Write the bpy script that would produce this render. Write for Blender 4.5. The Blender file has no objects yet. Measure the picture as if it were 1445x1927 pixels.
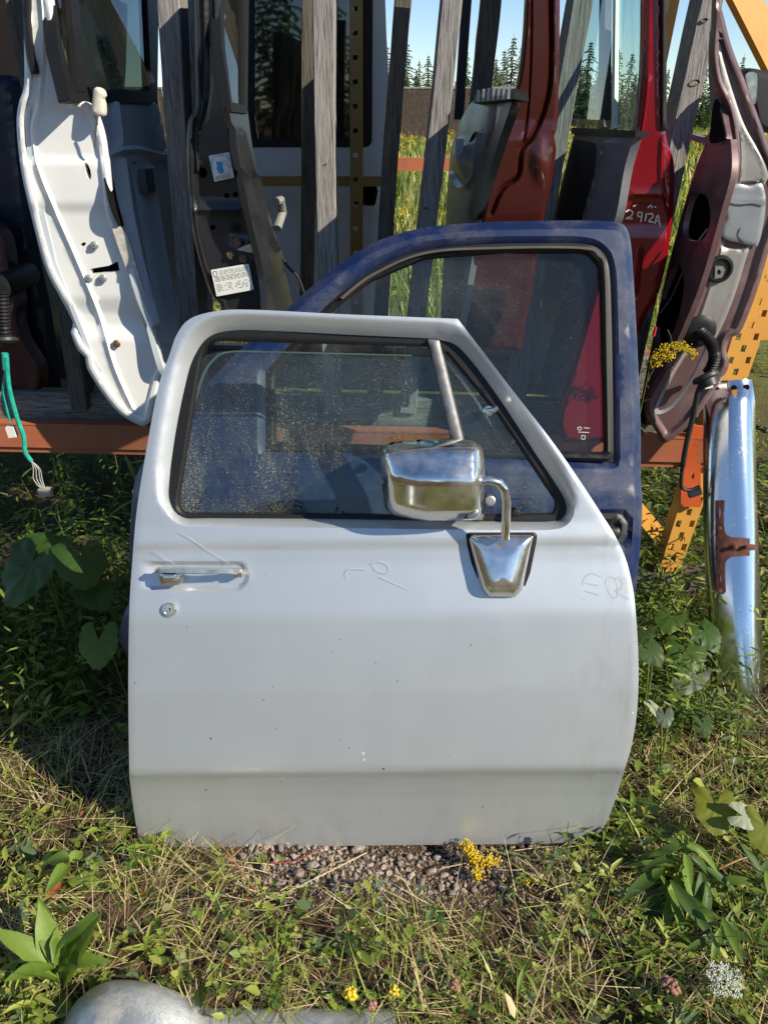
import bpy, bmesh, math, random
import numpy as np
from mathutils import Vector, Matrix, geometry
R = math.radians
random.seed(7); rng = np.random.default_rng(7)
SC = bpy.context.scene
COL = SC.collection

# ------------------------------------------------------------------ camera, sky, sun, exposure
F, CX, CY, TH, CAMH = 1444.0, 722.5, 963.5, R(27.8), 1.45
CT, ST = math.cos(TH), math.sin(TH)
EYE = Vector((0, 0, CAMH))
cam = bpy.data.cameras.new('camera'); cob = bpy.data.objects.new('camera', cam); COL.objects.link(cob)
cam.sensor_fit = 'VERTICAL'; cam.sensor_height = 36; cam.sensor_width = 27; cam.lens = 36 * F / 1927
cam.clip_start = .02; cam.clip_end = 2000
cob.location = EYE; cob.rotation_euler = (math.pi / 2 - TH, 0, 0)
SC.camera = cob
SUN_AZ, SUN_EL = R(60), R(33)            # to the right of straight-behind-the-camera, height
to_sun = Vector((math.sin(SUN_AZ) * math.cos(SUN_EL), -math.cos(SUN_AZ) * math.cos(SUN_EL), math.sin(SUN_EL)))
W = bpy.data.worlds.new('World'); SC.world = W; W.use_nodes = True
wn = W.node_tree; wn.nodes.clear()
sky = wn.nodes.new('ShaderNodeTexSky'); sky.sky_type = 'NISHITA'; sky.sun_disc = False
sky.sun_elevation = SUN_EL; sky.sun_rotation = math.pi - SUN_AZ
sky.air_density = 1.0; sky.dust_density = .0; sky.ozone_density = 3.5; sky.altitude = 1200
bg = wn.nodes.new('ShaderNodeBackground'); bg.inputs[1].default_value = .10
wo = wn.nodes.new('ShaderNodeOutputWorld')
wn.links.new(sky.outputs[0], bg.inputs[0]); wn.links.new(bg.outputs[0], wo.inputs[0])
sl = bpy.data.lights.new('sun', 'SUN'); so = bpy.data.objects.new('sun', sl); COL.objects.link(so)
sl.energy = 5.0; sl.angle = R(.53); sl.color = (1, .915, .75)
so.rotation_euler = to_sun.to_track_quat('Z', 'Y').to_euler()
SC.view_settings.view_transform = 'Standard'; SC.view_settings.look = 'None'
SC.view_settings.exposure = .6; SC.view_settings.gamma = 1; SC.view_settings.use_curve_mapping = False
SC.cycles.max_bounces = 10; SC.cycles.transparent_max_bounces = 24

# ------------------------------------------------------------------ planes, outlines
def ray(x, y):
    xd, yd = x - CX, y - CY
    return Vector((xd, F * CT - yd * ST, -(F * ST + yd * CT)))
class PL:
    """a real plane in the yard; hit() gives its point seen at a photo position"""
    def __init__(s, p, n):
        s.p = Vector(p); s.n = Vector(n).normalized()
        if s.n.dot(EYE - s.p) < 0: s.n = -s.n
    def hit(s, x, y):
        d = ray(x, y); t = s.n.dot(s.p - EYE) / s.n.dot(d); return EYE + d * t
    def hits(s, xy):
        xy = np.asarray(xy, float); xd, yd = xy[:, 0] - CX, xy[:, 1] - CY
        D = np.stack([xd, F * CT - yd * ST, -(F * ST + yd * CT)], 1)
        n = np.array(s.n); t = n.dot(np.array(s.p - EYE)) / (D @ n)
        return np.array(EYE) + D * t[:, None]
    def off(s, d): return PL(s.p + s.n * d, s.n)
def PY(Y, k=0.0, yaw=0.0):          # stands at Y on the ground, leaning back by k metres per metre
    return PL((0, Y, 0), (math.sin(yaw), -math.cos(yaw), k))
def P3(a, b, c): return PL(a, (b - a).cross(c - a))
GND = PL((0, 0, 0), (0, 0, 1))
def g(x, y): return GND.hit(x, y)

def rpoly(pts, step=8):
    """rounded polygon, resampled: points are (x, y[, radius])"""
    n = len(pts); out = []
    P = [np.array(p[:2], float) for p in pts]; rad = [p[2] if len(p) > 2 else 0 for p in pts]
    for i in range(n):
        a, b, c = P[i - 1], P[i], P[(i + 1) % n]; r = rad[i]
        if r <= 0: out.append(b); continue
        u, v = a - b, c - b; lu, lv = np.linalg.norm(u), np.linalg.norm(v); u, v = u / lu, v / lv
        ang = math.acos(max(-1, min(1, float(u @ v))))
        d = min(r / math.tan(ang / 2), lu * .49, lv * .49); p0, p1 = b + u * d, b + v * d
        m = max(3, int((math.pi - ang) * 5))
        for k in range(m + 1):
            t = k / m; out.append((1 - t) ** 2 * p0 + 2 * t * (1 - t) * b + t * t * p1)
    res = []
    for i in range(len(out)):
        a, b = out[i], out[(i + 1) % len(out)]; L = np.linalg.norm(b - a)
        if L < .3: continue
        m = max(1, int(round(L / step)))
        for k in range(m): res.append(a + (b - a) * k / m)
    return np.array(res)
def curve(pts, step=8, closed=True):
    """smooth Catmull-Rom outline through the points (a third value 1 keeps a corner)"""
    n = len(pts); P = [np.array(p[:2], float) for p in pts]; cr = [len(p) > 2 and p[2] for p in pts]; out = []
    for i in range(n if closed else n - 1):
        p1, p2 = P[i], P[(i + 1) % n]
        p0 = p1 if cr[i] or (not closed and i == 0) else P[i - 1]
        p3 = p2 if cr[(i + 1) % n] or (not closed and i == n - 2) else P[(i + 2) % n]
        m = max(1, int(np.linalg.norm(p2 - p1) / step))
        for k in range(m):
            t = k / m
            out.append(.5 * ((2 * p1) + (p2 - p0) * t + (2 * p0 - 5 * p1 + 4 * p2 - p3) * t * t + (3 * p1 - p0 - 3 * p2 + p3) * t ** 3))
    if not closed: out.append(P[-1])
    return np.array(out)
def segdist(xy, poly, closed=True):
    A = np.asarray(poly, float); B = np.roll(A, -1, 0)
    if not closed: A, B = A[:-1], B[:-1]
    d = np.full(len(xy), 1e9)
    for a, b in zip(A, B):
        ab = b - a; t = np.clip(((xy - a) @ ab) / max(ab @ ab, 1e-9), 0, 1)
        d = np.minimum(d, np.hypot(*(xy - a - t[:, None] * ab).T))
    return d
def inside(xy, poly):
    x, y = xy[:, 0], xy[:, 1]; res = np.zeros(len(xy), bool); n = len(poly)
    for i in range(n):
        (x0, y0), (x1, y1) = poly[i - 1], poly[i]
        if y0 == y1: continue
        c = ((y0 > y) != (y1 > y)) & (x < (x1 - x0) * (y - y0) / (y1 - y0) + x0); res ^= c
    return res
def inset(L, d, outward=False):
    """lines running along a loop at distance d, for clean rolled edges"""
    P = np.roll(L, 1, 0); N_ = np.roll(L, -1, 0); t = N_ - P; t /= np.maximum(np.linalg.norm(t, axis=1), 1e-6)[:, None]; nn = np.stack([-t[:, 1], t[:, 0]], 1)
    area = np.sum(L[:, 0] * N_[:, 1] - N_[:, 0] * L[:, 1]); sg = (1 if area > 0 else -1) * (-1 if outward else 1)
    Q = L + nn * d * sg; ok = segdist(Q, L) > d * .93; res = []; cur = []
    for q, k in zip(list(Q) + [Q[0]], list(ok) + [ok[0]]):
        if k: cur.append(q)
        else:
            if len(cur) > 1: res.append(np.array(cur))
            cur = []
    if len(cur) > 1: res.append(np.array(cur))
    return res
def sm(t): t = np.clip(t, 0, 1); return t * t * (3 - 2 * t)
def circ(x, y, rx, ry=None, n=12, a=0):
    ry = ry or rx; ca, sa = math.cos(a), math.sin(a)
    return np.array([(x + rx * math.cos(t) * ca - ry * math.sin(t) * sa, y + rx * math.cos(t) * sa + ry * math.sin(t) * ca)
                     for t in [2 * math.pi * k / n for k in range(n)]])

# ------------------------------------------------------------------ objects
ORG = {}
def link(o): COL.objects.link(o); return o
def tag(o, label=None, cat=None, group=None, kind=None):
    for k, v in (('label', label), ('category', cat), ('group', group), ('kind', kind)):
        if v: o[k] = v
    return o
def thing(name, loc, label, cat, group=None):
    o = link(bpy.data.objects.new(name, None)); o.location = loc; o.empty_display_size = .1
    ORG[o.name] = Vector(loc); return tag(o, label, cat, group, 'thing')
def fin(name, me, mat, parent, org):
    o = link(bpy.data.objects.new(name, me))
    if mat: me.materials.append(mat)
    if parent is not None: o.parent = parent; ORG[o.name] = ORG[parent.name]
    else: o.location = org; ORG[o.name] = Vector(org)
    return o
def mk(name, V, Fc, mat, parent=None, org=None, smooth=True, angle=35):
    """V are positions in the yard; stored relative to the parent's (or own) base point"""
    V = np.asarray(V, float)
    if parent is not None: o0 = np.array(ORG[parent.name])
    else:
        if org is None: org = ((V[:, 0].min() + V[:, 0].max()) / 2, (V[:, 1].min() + V[:, 1].max()) / 2, V[:, 2].min())
        o0 = np.array(org)
    me = bpy.data.meshes.new(name); me.from_pydata((V - o0).tolist(), [], [list(map(int, f)) for f in Fc]); me.update()
    if smooth:
        me.shade_smooth()
        if angle: me.set_sharp_from_angle(angle=R(angle))
    return fin(name, me, mat, parent, tuple(o0))
class MB:
    """collects shapes into one mesh"""
    def __init__(s): s.V = []; s.F = []
    def add(s, V, Fc):
        n = len(s.V); s.V += [tuple(v) for v in V]; s.F += [[i + n for i in f] for f in Fc]; return s
    def box(s, c, ax, size):
        c = np.array(c, float); A = [np.array(a, float) for a in ax]
        V = [c + A[0] * size[0] / 2 * i + A[1] * size[1] / 2 * j + A[2] * size[2] / 2 * k for i in (-1, 1) for j in (-1, 1) for k in (-1, 1)]
        return s.add(V, [(0, 1, 3, 2), (4, 6, 7, 5), (0, 4, 5, 1), (2, 3, 7, 6), (0, 2, 6, 4), (1, 5, 7, 3)])
    def tube(s, pts, r, n=8, cap=True):
        P = [Vector(p) for p in pts]; m = len(P); rr = r if hasattr(r, '__len__') else [r] * m
        V = []; up = None
        for i in range(m):
            t = (P[min(i + 1, m - 1)] - P[max(i - 1, 0)]).normalized()
            if up is None: up = t.orthogonal().normalized()
            up = (up - t * up.dot(t)).normalized(); b = t.cross(up)
            V += [P[i] + (up * math.cos(2 * math.pi * k / n) + b * math.sin(2 * math.pi * k / n)) * rr[i] for k in range(n)]
        Fc = [(i * n + k, i * n + (k + 1) % n, (i + 1) * n + (k + 1) % n, (i + 1) * n + k) for i in range(m - 1) for k in range(n)]
        if cap: Fc += [tuple(range(n - 1, -1, -1)), tuple((m - 1) * n + k for k in range(n))]
        return s.add(V, Fc)
    def rev(s, c, axis, prof, n=16):
        """prof: (radius, height) pairs turned round axis"""
        c = Vector(c); z = Vector(axis).normalized(); x = z.orthogonal().normalized(); y = z.cross(x); V = []
        for r_, h in prof:
            V += [c + z * h + (x * math.cos(2 * math.pi * k / n) + y * math.sin(2 * math.pi * k / n)) * r_ for k in range(n)]
        Fc = [(i * n + k, i * n + (k + 1) % n, (i + 1) * n + (k + 1) % n, (i + 1) * n + k) for i in range(len(prof) - 1) for k in range(n)]
        Fc += [tuple(range(n - 1, -1, -1)), tuple((len(prof) - 1) * n + k for k in range(n))]
        return s.add(V, Fc)
    def out(s, name, mat, parent=None, org=None, smooth=True, angle=35): return mk(name, s.V, s.F, mat, parent, org, smooth, angle)

def panel(name, plane, outline, mat, parent=None, holes=(), wf=None, th=.02, sp=12, lines=(), back=True, org=None, angle=40, rings=None, hrings=None):
    """sheet of thickness th cut to an outline (with holes) lying on a plane; wf shapes its relief in metres"""
    loops = [np.asarray(outline, float)] + [np.asarray(h, float) for h in holes]
    pts = []; edges = []
    for L in loops:
        n0 = len(pts); pts += [tuple(p) for p in L]; edges += [(n0 + i, n0 + (i + 1) % len(L)) for i in range(len(L))]
    nb = len(pts)
    lo, hi = loops[0].min(0), loops[0].max(0)
    gx = np.arange(lo[0], hi[0], sp); gy = np.arange(lo[1], hi[1], sp * .866)
    G = np.array([(x + (sp / 2 if j % 2 else 0), y) for j, y in enumerate(gy) for x in gx]).reshape(-1, 2)
    lp = []; lines = list(lines)
    if wf is not None and sp < 12.5:
        for li, L in enumerate(loops):
            for d in ((rings or (sp * .55, sp * 1.3)) if li == 0 else (hrings or (sp * .55,))): lines += inset(L, d, li > 0)
    for Ln in lines:
        Ln = np.asarray(Ln, float); seg = []
        for a, b in zip(Ln[:-1], Ln[1:]):
            m = max(1, int(np.hypot(*(b - a)) / sp)); seg += [a + (b - a) * k / m for k in range(m)]
        seg.append(Ln[-1]); seg = np.array(seg)
        ok = inside(seg, loops[0])
        for h in loops[1:]: ok &= ~inside(seg, h)
        for L in loops: ok &= segdist(seg, L) > sp * .35
        prev = None
        for q, k in zip(seg, ok):
            if k:
                pts.append(tuple(q)); lp.append(q)
                if prev is not None: edges.append((prev, len(pts) - 1))
                prev = len(pts) - 1
            else: prev = None
    if len(G):
        ok = inside(G, loops[0])
        for h in loops[1:]: ok &= ~inside(G, h)
        G = G[ok]
        for L in loops: G = G[segdist(G, L) > sp * .5] if len(G) else G
        if lp and len(G):
            lpa = np.array(lp)
            G = G[np.array([np.min(np.hypot(*(lpa - q).T)) > sp * .45 for q in G])] if len(G) else G
        pts += [tuple(q) for q in G]
    v2, e2, f2, *_ = geometry.delaunay_2d_cdt([Vector(p) for p in pts], edges, [], 0, 1e-6)
    X = np.array([tuple(v) for v in v2]); T = np.array([f for f in f2 if len(f) == 3])
    c = X[T].mean(1); ok = inside(c, loops[0])
    for h in loops[1:]: ok &= ~inside(c, h)
    T = T[ok]
    do = segdist(X, loops[0]); dh = np.full(len(X), 1e9)
    for h in loops[1:]: dh = np.minimum(dh, segdist(X, h))
    w = np.zeros(len(X)) if wf is None else np.asarray(wf(X[:, 0], X[:, 1], do, dh)) * np.ones(len(X))
    N = np.array(plane.n); base = plane.hits(X); D = base - np.array(EYE); nd = D @ N
    if np.min(np.abs(nd) / np.linalg.norm(D, axis=1)) > .45: A = np.array(EYE) + D * (1 + w / nd)[:, None]      # relief pushed along the line of sight keeps the traced outline
    else: A = base + N * w[:, None]
    p = A[T[:, 0]]; nn = np.cross(A[T[:, 1]] - p, A[T[:, 2]] - p) @ N
    T[nn < 0] = T[nn < 0][:, ::-1]
    V = [A]; Fc = [tuple(t) for t in T]
    n = len(A); cnt = {}
    for t in T:
        for a, b in ((t[0], t[1]), (t[1], t[2]), (t[2], t[0])): cnt[(a, b)] = 1
    bnd = [(a, b) for (a, b) in cnt if (b, a) not in cnt]
    B = A - N * th; V.append(B); Fc += [(b, a, a + n, b + n) for a, b in bnd]
    if back: Fc += [tuple(t[::-1] + n) for t in T]
    return mk(name, np.vstack(V), Fc, mat, parent, org, True, angle)

def disc(name, plane, x, y, r, h, mat, parent, n=16, bev=.25):
    c = plane.hit(x, y); b = r * bev
    return MB().rev(c, plane.n, [(r, -.001), (r, h - b), (r - b * .3, h - b * .3), (r - b, h), (r * .3, h)], n).out(name, mat, parent)
def bolt(name, plane, x, y, r, mat, parent):
    c = plane.hit(x, y)
    return MB().rev(c, plane.n, [(r, -.001), (r, .002), (r * .85, .0035), (r * .55, .0035), (r * .5, .007), (r * .28, .007), (r * .25, .004), (r * .1, .004)], 14).out(name, mat, parent)
def ribbon(name, plane, strokes, wid, mat, parent, lift=.0008, th=.0006):
    """flat marks: each stroke is a smooth line through photo positions"""
    m = MB(); pl = plane.off(lift)
    for s_ in strokes:
        q = curve(s_, 2.5, closed=False); P = [pl.hit(*p) for p in q]
        V = []
        for i, p in enumerate(P):
            t = (P[min(i + 1, len(P) - 1)] - P[max(i - 1, 0)]).normalized(); b = pl.n.cross(t).normalized() * wid / 2
            V += [p - b, p + b]
        m.add(V, [(2 * i, 2 * i + 1, 2 * i + 3, 2 * i + 2) for i in range(len(P) - 1)])
    return m.out(name, mat, parent, smooth=False)
def quadpx(name, plane, q, mat, parent, th=.001):
    return panel(name, plane, rpoly(q, 40), mat, parent, th=th, sp=60)
def text(name, body, plane, x0, y0, x1, y1, size, mat, parent, lift=.0012):
    """flat lettering whose baseline runs from one photo position towards another"""
    cu = bpy.data.curves.new(name, 'FONT'); cu.body = body; cu.size = size; cu.align_x = 'CENTER'
    ob = bpy.data.objects.new(name, cu); COL.objects.link(ob)
    me = bpy.data.meshes.new_from_object(ob.evaluated_get(bpy.context.evaluated_depsgraph_get()))
    bpy.data.objects.remove(ob)
    a, b = plane.hit(x0, y0), plane.hit(x1, y1); t = (b - a).normalized(); u = plane.n.cross(t); c = (a + b) / 2
    V = [c + t * v.co.x + u * v.co.y + plane.n * lift for v in me.vertices]
    return mk(name, [tuple(v) for v in V], [tuple(p.vertices) for p in me.polygons], mat, parent, smooth=False)

# ------------------------------------------------------------------ materials
class NT:
    def __init__(s, name):
        s.m = bpy.data.materials.new(name); s.m.use_nodes = True; s.t = s.m.node_tree; s.t.nodes.clear()
        s.o = s.n('OutputMaterial'); s.tc = None
    def n(s, typ, ins=None, **kw):
        nd = s.t.nodes.new('ShaderNode' + typ)
        for k, v in kw.items(): setattr(nd, k, v)
        for k, v in (ins or {}).items(): s.set(nd.inputs[k], v)
        return nd
    def set(s, sock, v):
        if isinstance(v, bpy.types.NodeSocket): s.t.links.new(v, sock)
        elif isinstance(v, bpy.types.Node): s.t.links.new(v.outputs[0], sock)
        elif hasattr(v, '__len__') and sock.type == 'RGBA' and len(v) == 3: sock.default_value = (*v, 1)
        else: sock.default_value = v
    def co(s, scale=(1, 1, 1), rot=(0, 0, 0)):
        if s.tc is None: s.tc = s.n('TexCoord')
        mp = s.n('Mapping', {0: s.tc.outputs['Object'], 'Scale': scale, 'Rotation': rot}); return mp.outputs[0]
    def noise(s, scale, detail=4, rough=.6, co=None, dist=0):
        return s.n('TexNoise', {'Vector': co or s.co(), 'Scale': scale, 'Detail': detail, 'Roughness': rough, 'Distortion': dist}).outputs[0]
    def ramp(s, v, lo, hi, a=0, b=1):
        return s.n('MapRange', {0: v, 1: lo, 2: hi, 3: a, 4: b}, clamp=True).outputs[0]
    def mix(s, f, a, b):
        nd = s.n('Mix', data_type='RGBA'); s.set(nd.inputs[0], f); s.set(nd.inputs[6], a); s.set(nd.inputs[7], b); return nd.outputs[2]
    def math(s, op, a, b=0.0):
        nd = s.n('Math', operation=op); s.set(nd.inputs[0], a); s.set(nd.inputs[1], b); return nd.outputs[0]
    def bump(s, h, st=.3, d=.002):
        return s.n('Bump', {'Height': h, 'Strength': st, 'Distance': d}).outputs[0]
    def pbr(s, **k):
        p = s.n('BsdfPrincipled')
        names = dict(col='Base Color', rough='Roughness', metal='Metallic', nor='Normal', coat='Coat Weight', crough='Coat Roughness', spec='Specular IOR Level', sub='Subsurface Weight')
        for a, v in k.items(): s.set(p.inputs[names[a]], v)
        return p
    def done(s, sh): s.set(s.o.inputs[0], sh); return s.m
def paint(name, col, rough=.35, metal=0., coat=0., var=.12, dust=None, dsc=9, dlo=.55, dhi=.75, chips=None, bump=.0, dstretch=(1, 1, 1), fine=True, fsc=260):
    t = NT(name); big = t.noise(5, 5); c = t.mix(t.ramp(big, .3, .7), [x * (1 - var) for x in col], [min(1, x * (1 + var)) for x in col])
    r = t.ramp(t.noise(14, 6), .3, .7, rough * .8, rough * 1.25); met = metal
    if dust:
        m = t.ramp(t.noise(dsc, 8, .7, t.co(dstretch)), dlo, dhi)
        if fine: m = t.math('MULTIPLY', m, t.ramp(t.noise(fsc, 3, .7), .36, .66))
        c = t.mix(m, c, dust); r = t.ramp(m, 0, 1, rough, .9)
        met = t.ramp(m, 0, 1, metal, 0)
    if chips:
        k = t.ramp(t.noise(38, 5, .75), chips[1], chips[1] + .03); c = t.mix(k, c, chips[0])
    kw = dict(col=c, rough=r, metal=met, coat=coat, crough=.08)
    if bump: kw['nor'] = t.bump(t.noise(6, 3), bump, .01)
    return t.done(t.pbr(**kw))
def plain(name, col, rough=.5, metal=0., var=.15, sc=20, bump=0., spec=.5):
    t = NT(name); nz = t.noise(sc, 5); c = t.mix(t.ramp(nz, .3, .7), [x * (1 - var) for x in col], [min(1, x * (1 + var)) for x in col])
    kw = dict(col=c, rough=rough, metal=metal, spec=spec)
    if bump: kw['nor'] = t.bump(nz, bump, .003)
    return t.done(t.pbr(**kw))
def glassm(name, tint, dust=(.32, .29, .22), lo=.55, hi=.7, amt=.9, film=.03, dsc=7, refl=1.0, dstr=(1, 1, 1), zd=None):
    """car glass: clear tinted sheet with a mirror-like film and dry dirt on it"""
    t = NT(name)
    tr = t.n('BsdfTransparent', {0: tint}); gl = t.n('BsdfGlossy', {0: (1, 1, 1), 'Roughness': .02})
    fr = t.n('Fresnel', {0: 1.5}); a = t.n('MixShader', {0: t.math('MULTIPLY', t.math('MULTIPLY', fr, refl), t.math('SUBTRACT', 1.0, t.n('NewGeometry').outputs['Backfacing'])), 1: tr, 2: gl})
    patch = t.ramp(t.noise(dsc, 6, .65, t.co(dstr)), lo, hi)
    if zd: patch = t.math('MULTIPLY', patch, t.ramp(t.n('SeparateXYZ', {0: t.co()}).outputs[2], zd[1], zd[0], .12, 1))
    fine = t.ramp(t.noise(420, 2, .6), .68, .72)
    dots = t.ramp(t.math('ADD', t.noise(330, 3, .6), t.math('MULTIPLY', patch, .17 if zd else .08)), .64, .74)
    d = t.math('ADD', t.math('MULTIPLY', dots, amt), t.math('ADD', t.math('MULTIPLY', fine, .2), t.math('ADD', film, t.math('MULTIPLY', patch, .05))))
    d = t.ramp(d, 0, 1, 0, 1)
    df = t.n('BsdfDiffuse', {0: dust})
    return t.done(t.n('MixShader', {0: d, 1: a, 2: df}))

# silver door paint: metallic flake, faint rubbed patches and specks of dirt
t = NT('silver_paint')
c0 = t.mix(t.ramp(t.noise(2.3, 4), .3, .7), (.545, .58, .615), (.575, .60, .625))
scr = t.ramp(t.noise(9, 9, .62, t.co((1, 1, 6), (0, .5, 0)), 1.2), .64, .72, 0, .35)
c0 = t.mix(scr, c0, (.62, .65, .68))
xx = t.n('SeparateXYZ', {0: t.co()}).outputs[0]
stn = t.ramp(t.noise(22, 7, .7, t.co((1.6, 1, .22))), .50, .74, 0, .5); c0 = t.mix(t.math('MULTIPLY', stn, t.ramp(xx, .34, .56)), c0, (.42, .33, .20))
lowd = t.ramp(t.noise(7, 8, .68, t.co((1.5, 1, .8))), .50, .85, 0, .45)
zz = t.n('SeparateXYZ', {0: t.co()}).outputs[2]
c0 = t.mix(t.math('MULTIPLY', lowd, t.ramp(zz, .12, .0)), c0, (.24, .21, .17))
c0 = t.mix(t.ramp(t.noise(95, 3, .8), .715, .73, 0, .85), c0, (.06, .05, .04))
flk = t.noise(900, 2, .5)
SILVER = t.done(t.pbr(col=c0, rough=t.ramp(t.noise(11, 6), .3, .7, .40, .45), metal=.66, nor=t.bump(flk, .05, .0006), coat=.25, crough=.12))

CHROME = None
t = NT('chrome'); smg = t.noise(26, 7, .7)
CHROME = t.done(t.pbr(col=t.mix(t.ramp(smg, .5, .8), (.80, .79, .77), (.62, .58, .52)), rough=t.ramp(t.noise(40, 5), .35, .75, .10, .24), metal=t.ramp(t.noise(18, 5), .4, .8, 1, .8)))
t = NT('dull_chrome'); smg = t.noise(8, 8, .75, t.co((1, 1, .5))); pit = t.ramp(t.noise(120, 4, .8), .56, .66)
dm = t.math('MULTIPLY', t.ramp(smg, .50, .66), pit)
OLDCHROME = t.done(t.pbr(col=t.mix(dm, (.74, .76, .78), (.42, .35, .22)), rough=t.ramp(dm, 0, 1, .16, .8), metal=t.ramp(dm, 0, 1, 1, .1), nor=t.bump(t.noise(60, 5, .7), .08, .002)))
t = NT('dull_silver'); dm = t.ramp(t.noise(14, 8, .75), .45, .7)
DULL = t.done(t.pbr(col=t.mix(dm, (.55, .56, .56), (.34, .31, .26)), rough=t.ramp(dm, 0, 1, .34, .75), metal=t.ramp(dm, 0, 1, .85, .2), nor=t.bump(t.noise(16, 7, .75), .35, .008)))
BLUE = paint('blue_paint', (.004, .015, .066), .38, .0, .15, .2, dust=(.25, .22, .15), dsc=9, dlo=.44, dhi=1.0, fsc=420)
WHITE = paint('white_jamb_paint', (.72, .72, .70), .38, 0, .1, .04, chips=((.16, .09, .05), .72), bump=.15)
WHITE_SHADED = paint('white_shaded_paint', (.50, .54, .58), .4, 0, .1, .08, chips=((.1, .07, .05), .74))  # same white made darker and bluish: shade on the inner side put into colour
VANW = paint('van_white_paint', (.55, .55, .56), .42, 0, .1, .08, chips=((.13, .11, .1), .70))
BLACKP = paint('black_paint', (.017, .018, .020), .33, .0, .2, .3, dust=(.085, .085, .085), dsc=7, dlo=.60, dhi=1.4, fsc=420)
BROWN = paint('brown_red_paint', (.062, .011, .007), .22, .3, .6, .15, dust=(.4, .33, .3), dsc=6, dlo=.66, dhi=.95)
RED = paint('red_paint', (.20, .004, .010), .2, .2, .7, .12)
MAROON = paint('maroon_paint', (.15, .088, .090), .38, .3, .3, .18, dust=(.3, .26, .24), dsc=5, dlo=.5, dhi=1.1, fine=False)
PEWTER = paint('bare_pewter_paint', (.30, .285, .27), .42, .35, .1, .12, chips=((.12, .1, .1), .70))
NAVY = paint('navy_paint', (.008, .013, .028), .4, .2, .3, .2)
DARKRED = paint('dark_red_paint', (.045, .007, .007), .45, .1, .1, .25)
GREYP = paint('grey_inner_paint', (.14, .14, .145), .35, .4, .1, .15, dust=(.3, .26, .2), dsc=6, dlo=.5, dhi=.8)
BARE = paint('bare_torn_metal', (.26, .28, .30), .42, .4, 0, .2, chips=((.2, .15, .1), .66))
ORANGE = paint('orange_beam_paint', (.37, .115, .055), .5, 0, 0, .14, chips=((.09, .035, .02), .665))
ORANGE2 = paint('orange_red_paint', (.50, .085, .02), .5, 0, 0, .14, chips=((.1, .04, .02), .64))
YELLOW = paint('rack_yellow_paint', (.62, .30, .055), .5, 0, 0, .1, chips=((.2, .1, .04), .69))
TAN = paint('tan_upright_paint', (.34, .19, .05), .5, 0, 0, .12, chips=((.12, .07, .03), .69))
RUST = plain('rust', (.13, .045, .03), .85, 0, .45, 60, .5)
RUBBER = plain('black_rubber', (.010, .010, .011), .5, spec=.3)
PLASTIC = plain('black_plastic', (.022, .023, .025), .5, 0, .2, 60)
HOLE = plain('dark_cavity', (.006, .006, .007), .9, spec=.1)  # near-black colour put in for shade inside openings; also colours dark chips
TRIM = plain('grey_trim_plastic', (.17, .172, .185), .55, 0, .15, 12)
FABRIC = plain('dark_door_fabric', (.03, .034, .045), .95, 0, .4, 240, .5)
STEEL = plain('dull_steel', (.45, .44, .42), .4, .9, .2, 80)
BRONZE = plain('rusty_fastener', (.20, .13, .08), .55, .6, .35, 90)
ZINC = plain('grey_fastener', (.33, .34, .33), .5, .5, .25, 90)
LABELW = plain('sticker_white', (.70, .69, .64), .5, 0, .06, 30)
INKB = plain('sticker_blue_print', (.04, .25, .48), .5, 0, .15, 60)
INKD = plain('sticker_dark_print', (.03, .05, .07), .6)
INKG = plain('grey_print', (.2, .2, .2), .6)
CRAYON = plain('yellow_white_paint_pen', (.75, .66, .50), .6)
SCRATCH = plain('scratched_pencil_mark', (.36, .37, .39), .6)
SCUFF = plain('pale_scuff', (.60, .62, .65), .5, .5)
TEAL = plain('green_tape', (.02, .33, .25), .35, 0, .3, 60, .3)
WIRE = plain('black_wire', (.012, .012, .012), .55)
WIREP = plain('pale_wire', (.42, .42, .38), .5)
CONN = plain('grey_connector', (.40, .38, .33), .5)
PLY = plain('brown_board', (.19, .11, .06), .7, 0, .2, 6)
G_FRONT = glassm('dusty_window_glass', (.82, .91, .91), (.36, .32, .22), .38, .74, .52, .012, 8, dstr=(1.6, 1, .6), zd=(.76, 1.0))
G_VENT = glassm('vent_window_glass', (.86, .94, .93), (.36, .33, .26), .66, .8, .5, .015)
G_BLUE = glassm('blue_door_glass', (.84, .91, .91), (.30, .29, .25), .52, .8, .35, .012, 4)
G_DARK = glassm('dark_tinted_glass', (.30, .36, .34), (.28, .26, .2), .56, .8, .35, .015, 6)
G_CLEAR = glassm('clear_green_glass', (.80, .90, .87), (.4, .4, .34), .66, .8, .4, .015, 5)
# weathered grey timber
def timber(name, a, b, dark):
    t = NT(name); rnd = t.n('ObjectInfo').outputs['Random']
    off = t.n('CombineXYZ', {0: t.math('MULTIPLY', rnd, 7.), 1: t.math('MULTIPLY', rnd, 3.), 2: t.math('MULTIPLY', rnd, 11.)})
    v = t.n('VectorMath', {0: t.tc.outputs['Object'] if t.tc else t.co(), 1: off.outputs[0]}, operation='ADD').outputs[0]
    st = t.n('Mapping', {0: v, 'Scale': (1, 1, .035)}).outputs[0]
    gr = t.noise(330, 6, .72, st, .4); gr2 = t.noise(60, 5, .6, st, .8); patch = t.noise(3.2, 4, .6, v)
    c = t.mix(t.ramp(gr2, .3, .7), a, b); c = t.mix(t.ramp(gr, .56, .36, 0, .85), c, dark)
    c = t.mix(t.ramp(patch, .52, .75, 0, .45), c, [x * .55 for x in b])
    h = t.math('ADD', gr, t.math('MULTIPLY', gr2, .6))
    return t.done(t.pbr(col=c, rough=.85, nor=t.bump(h, .9, .0035), spec=.25))
WOOD = timber('weathered_timber', (.38, .36, .35), (.27, .25, .24), (.045, .04, .038))
WOODB = timber('brownish_timber', (.17, .15, .125), (.11, .095, .075), (.03, .025, .02))
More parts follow.
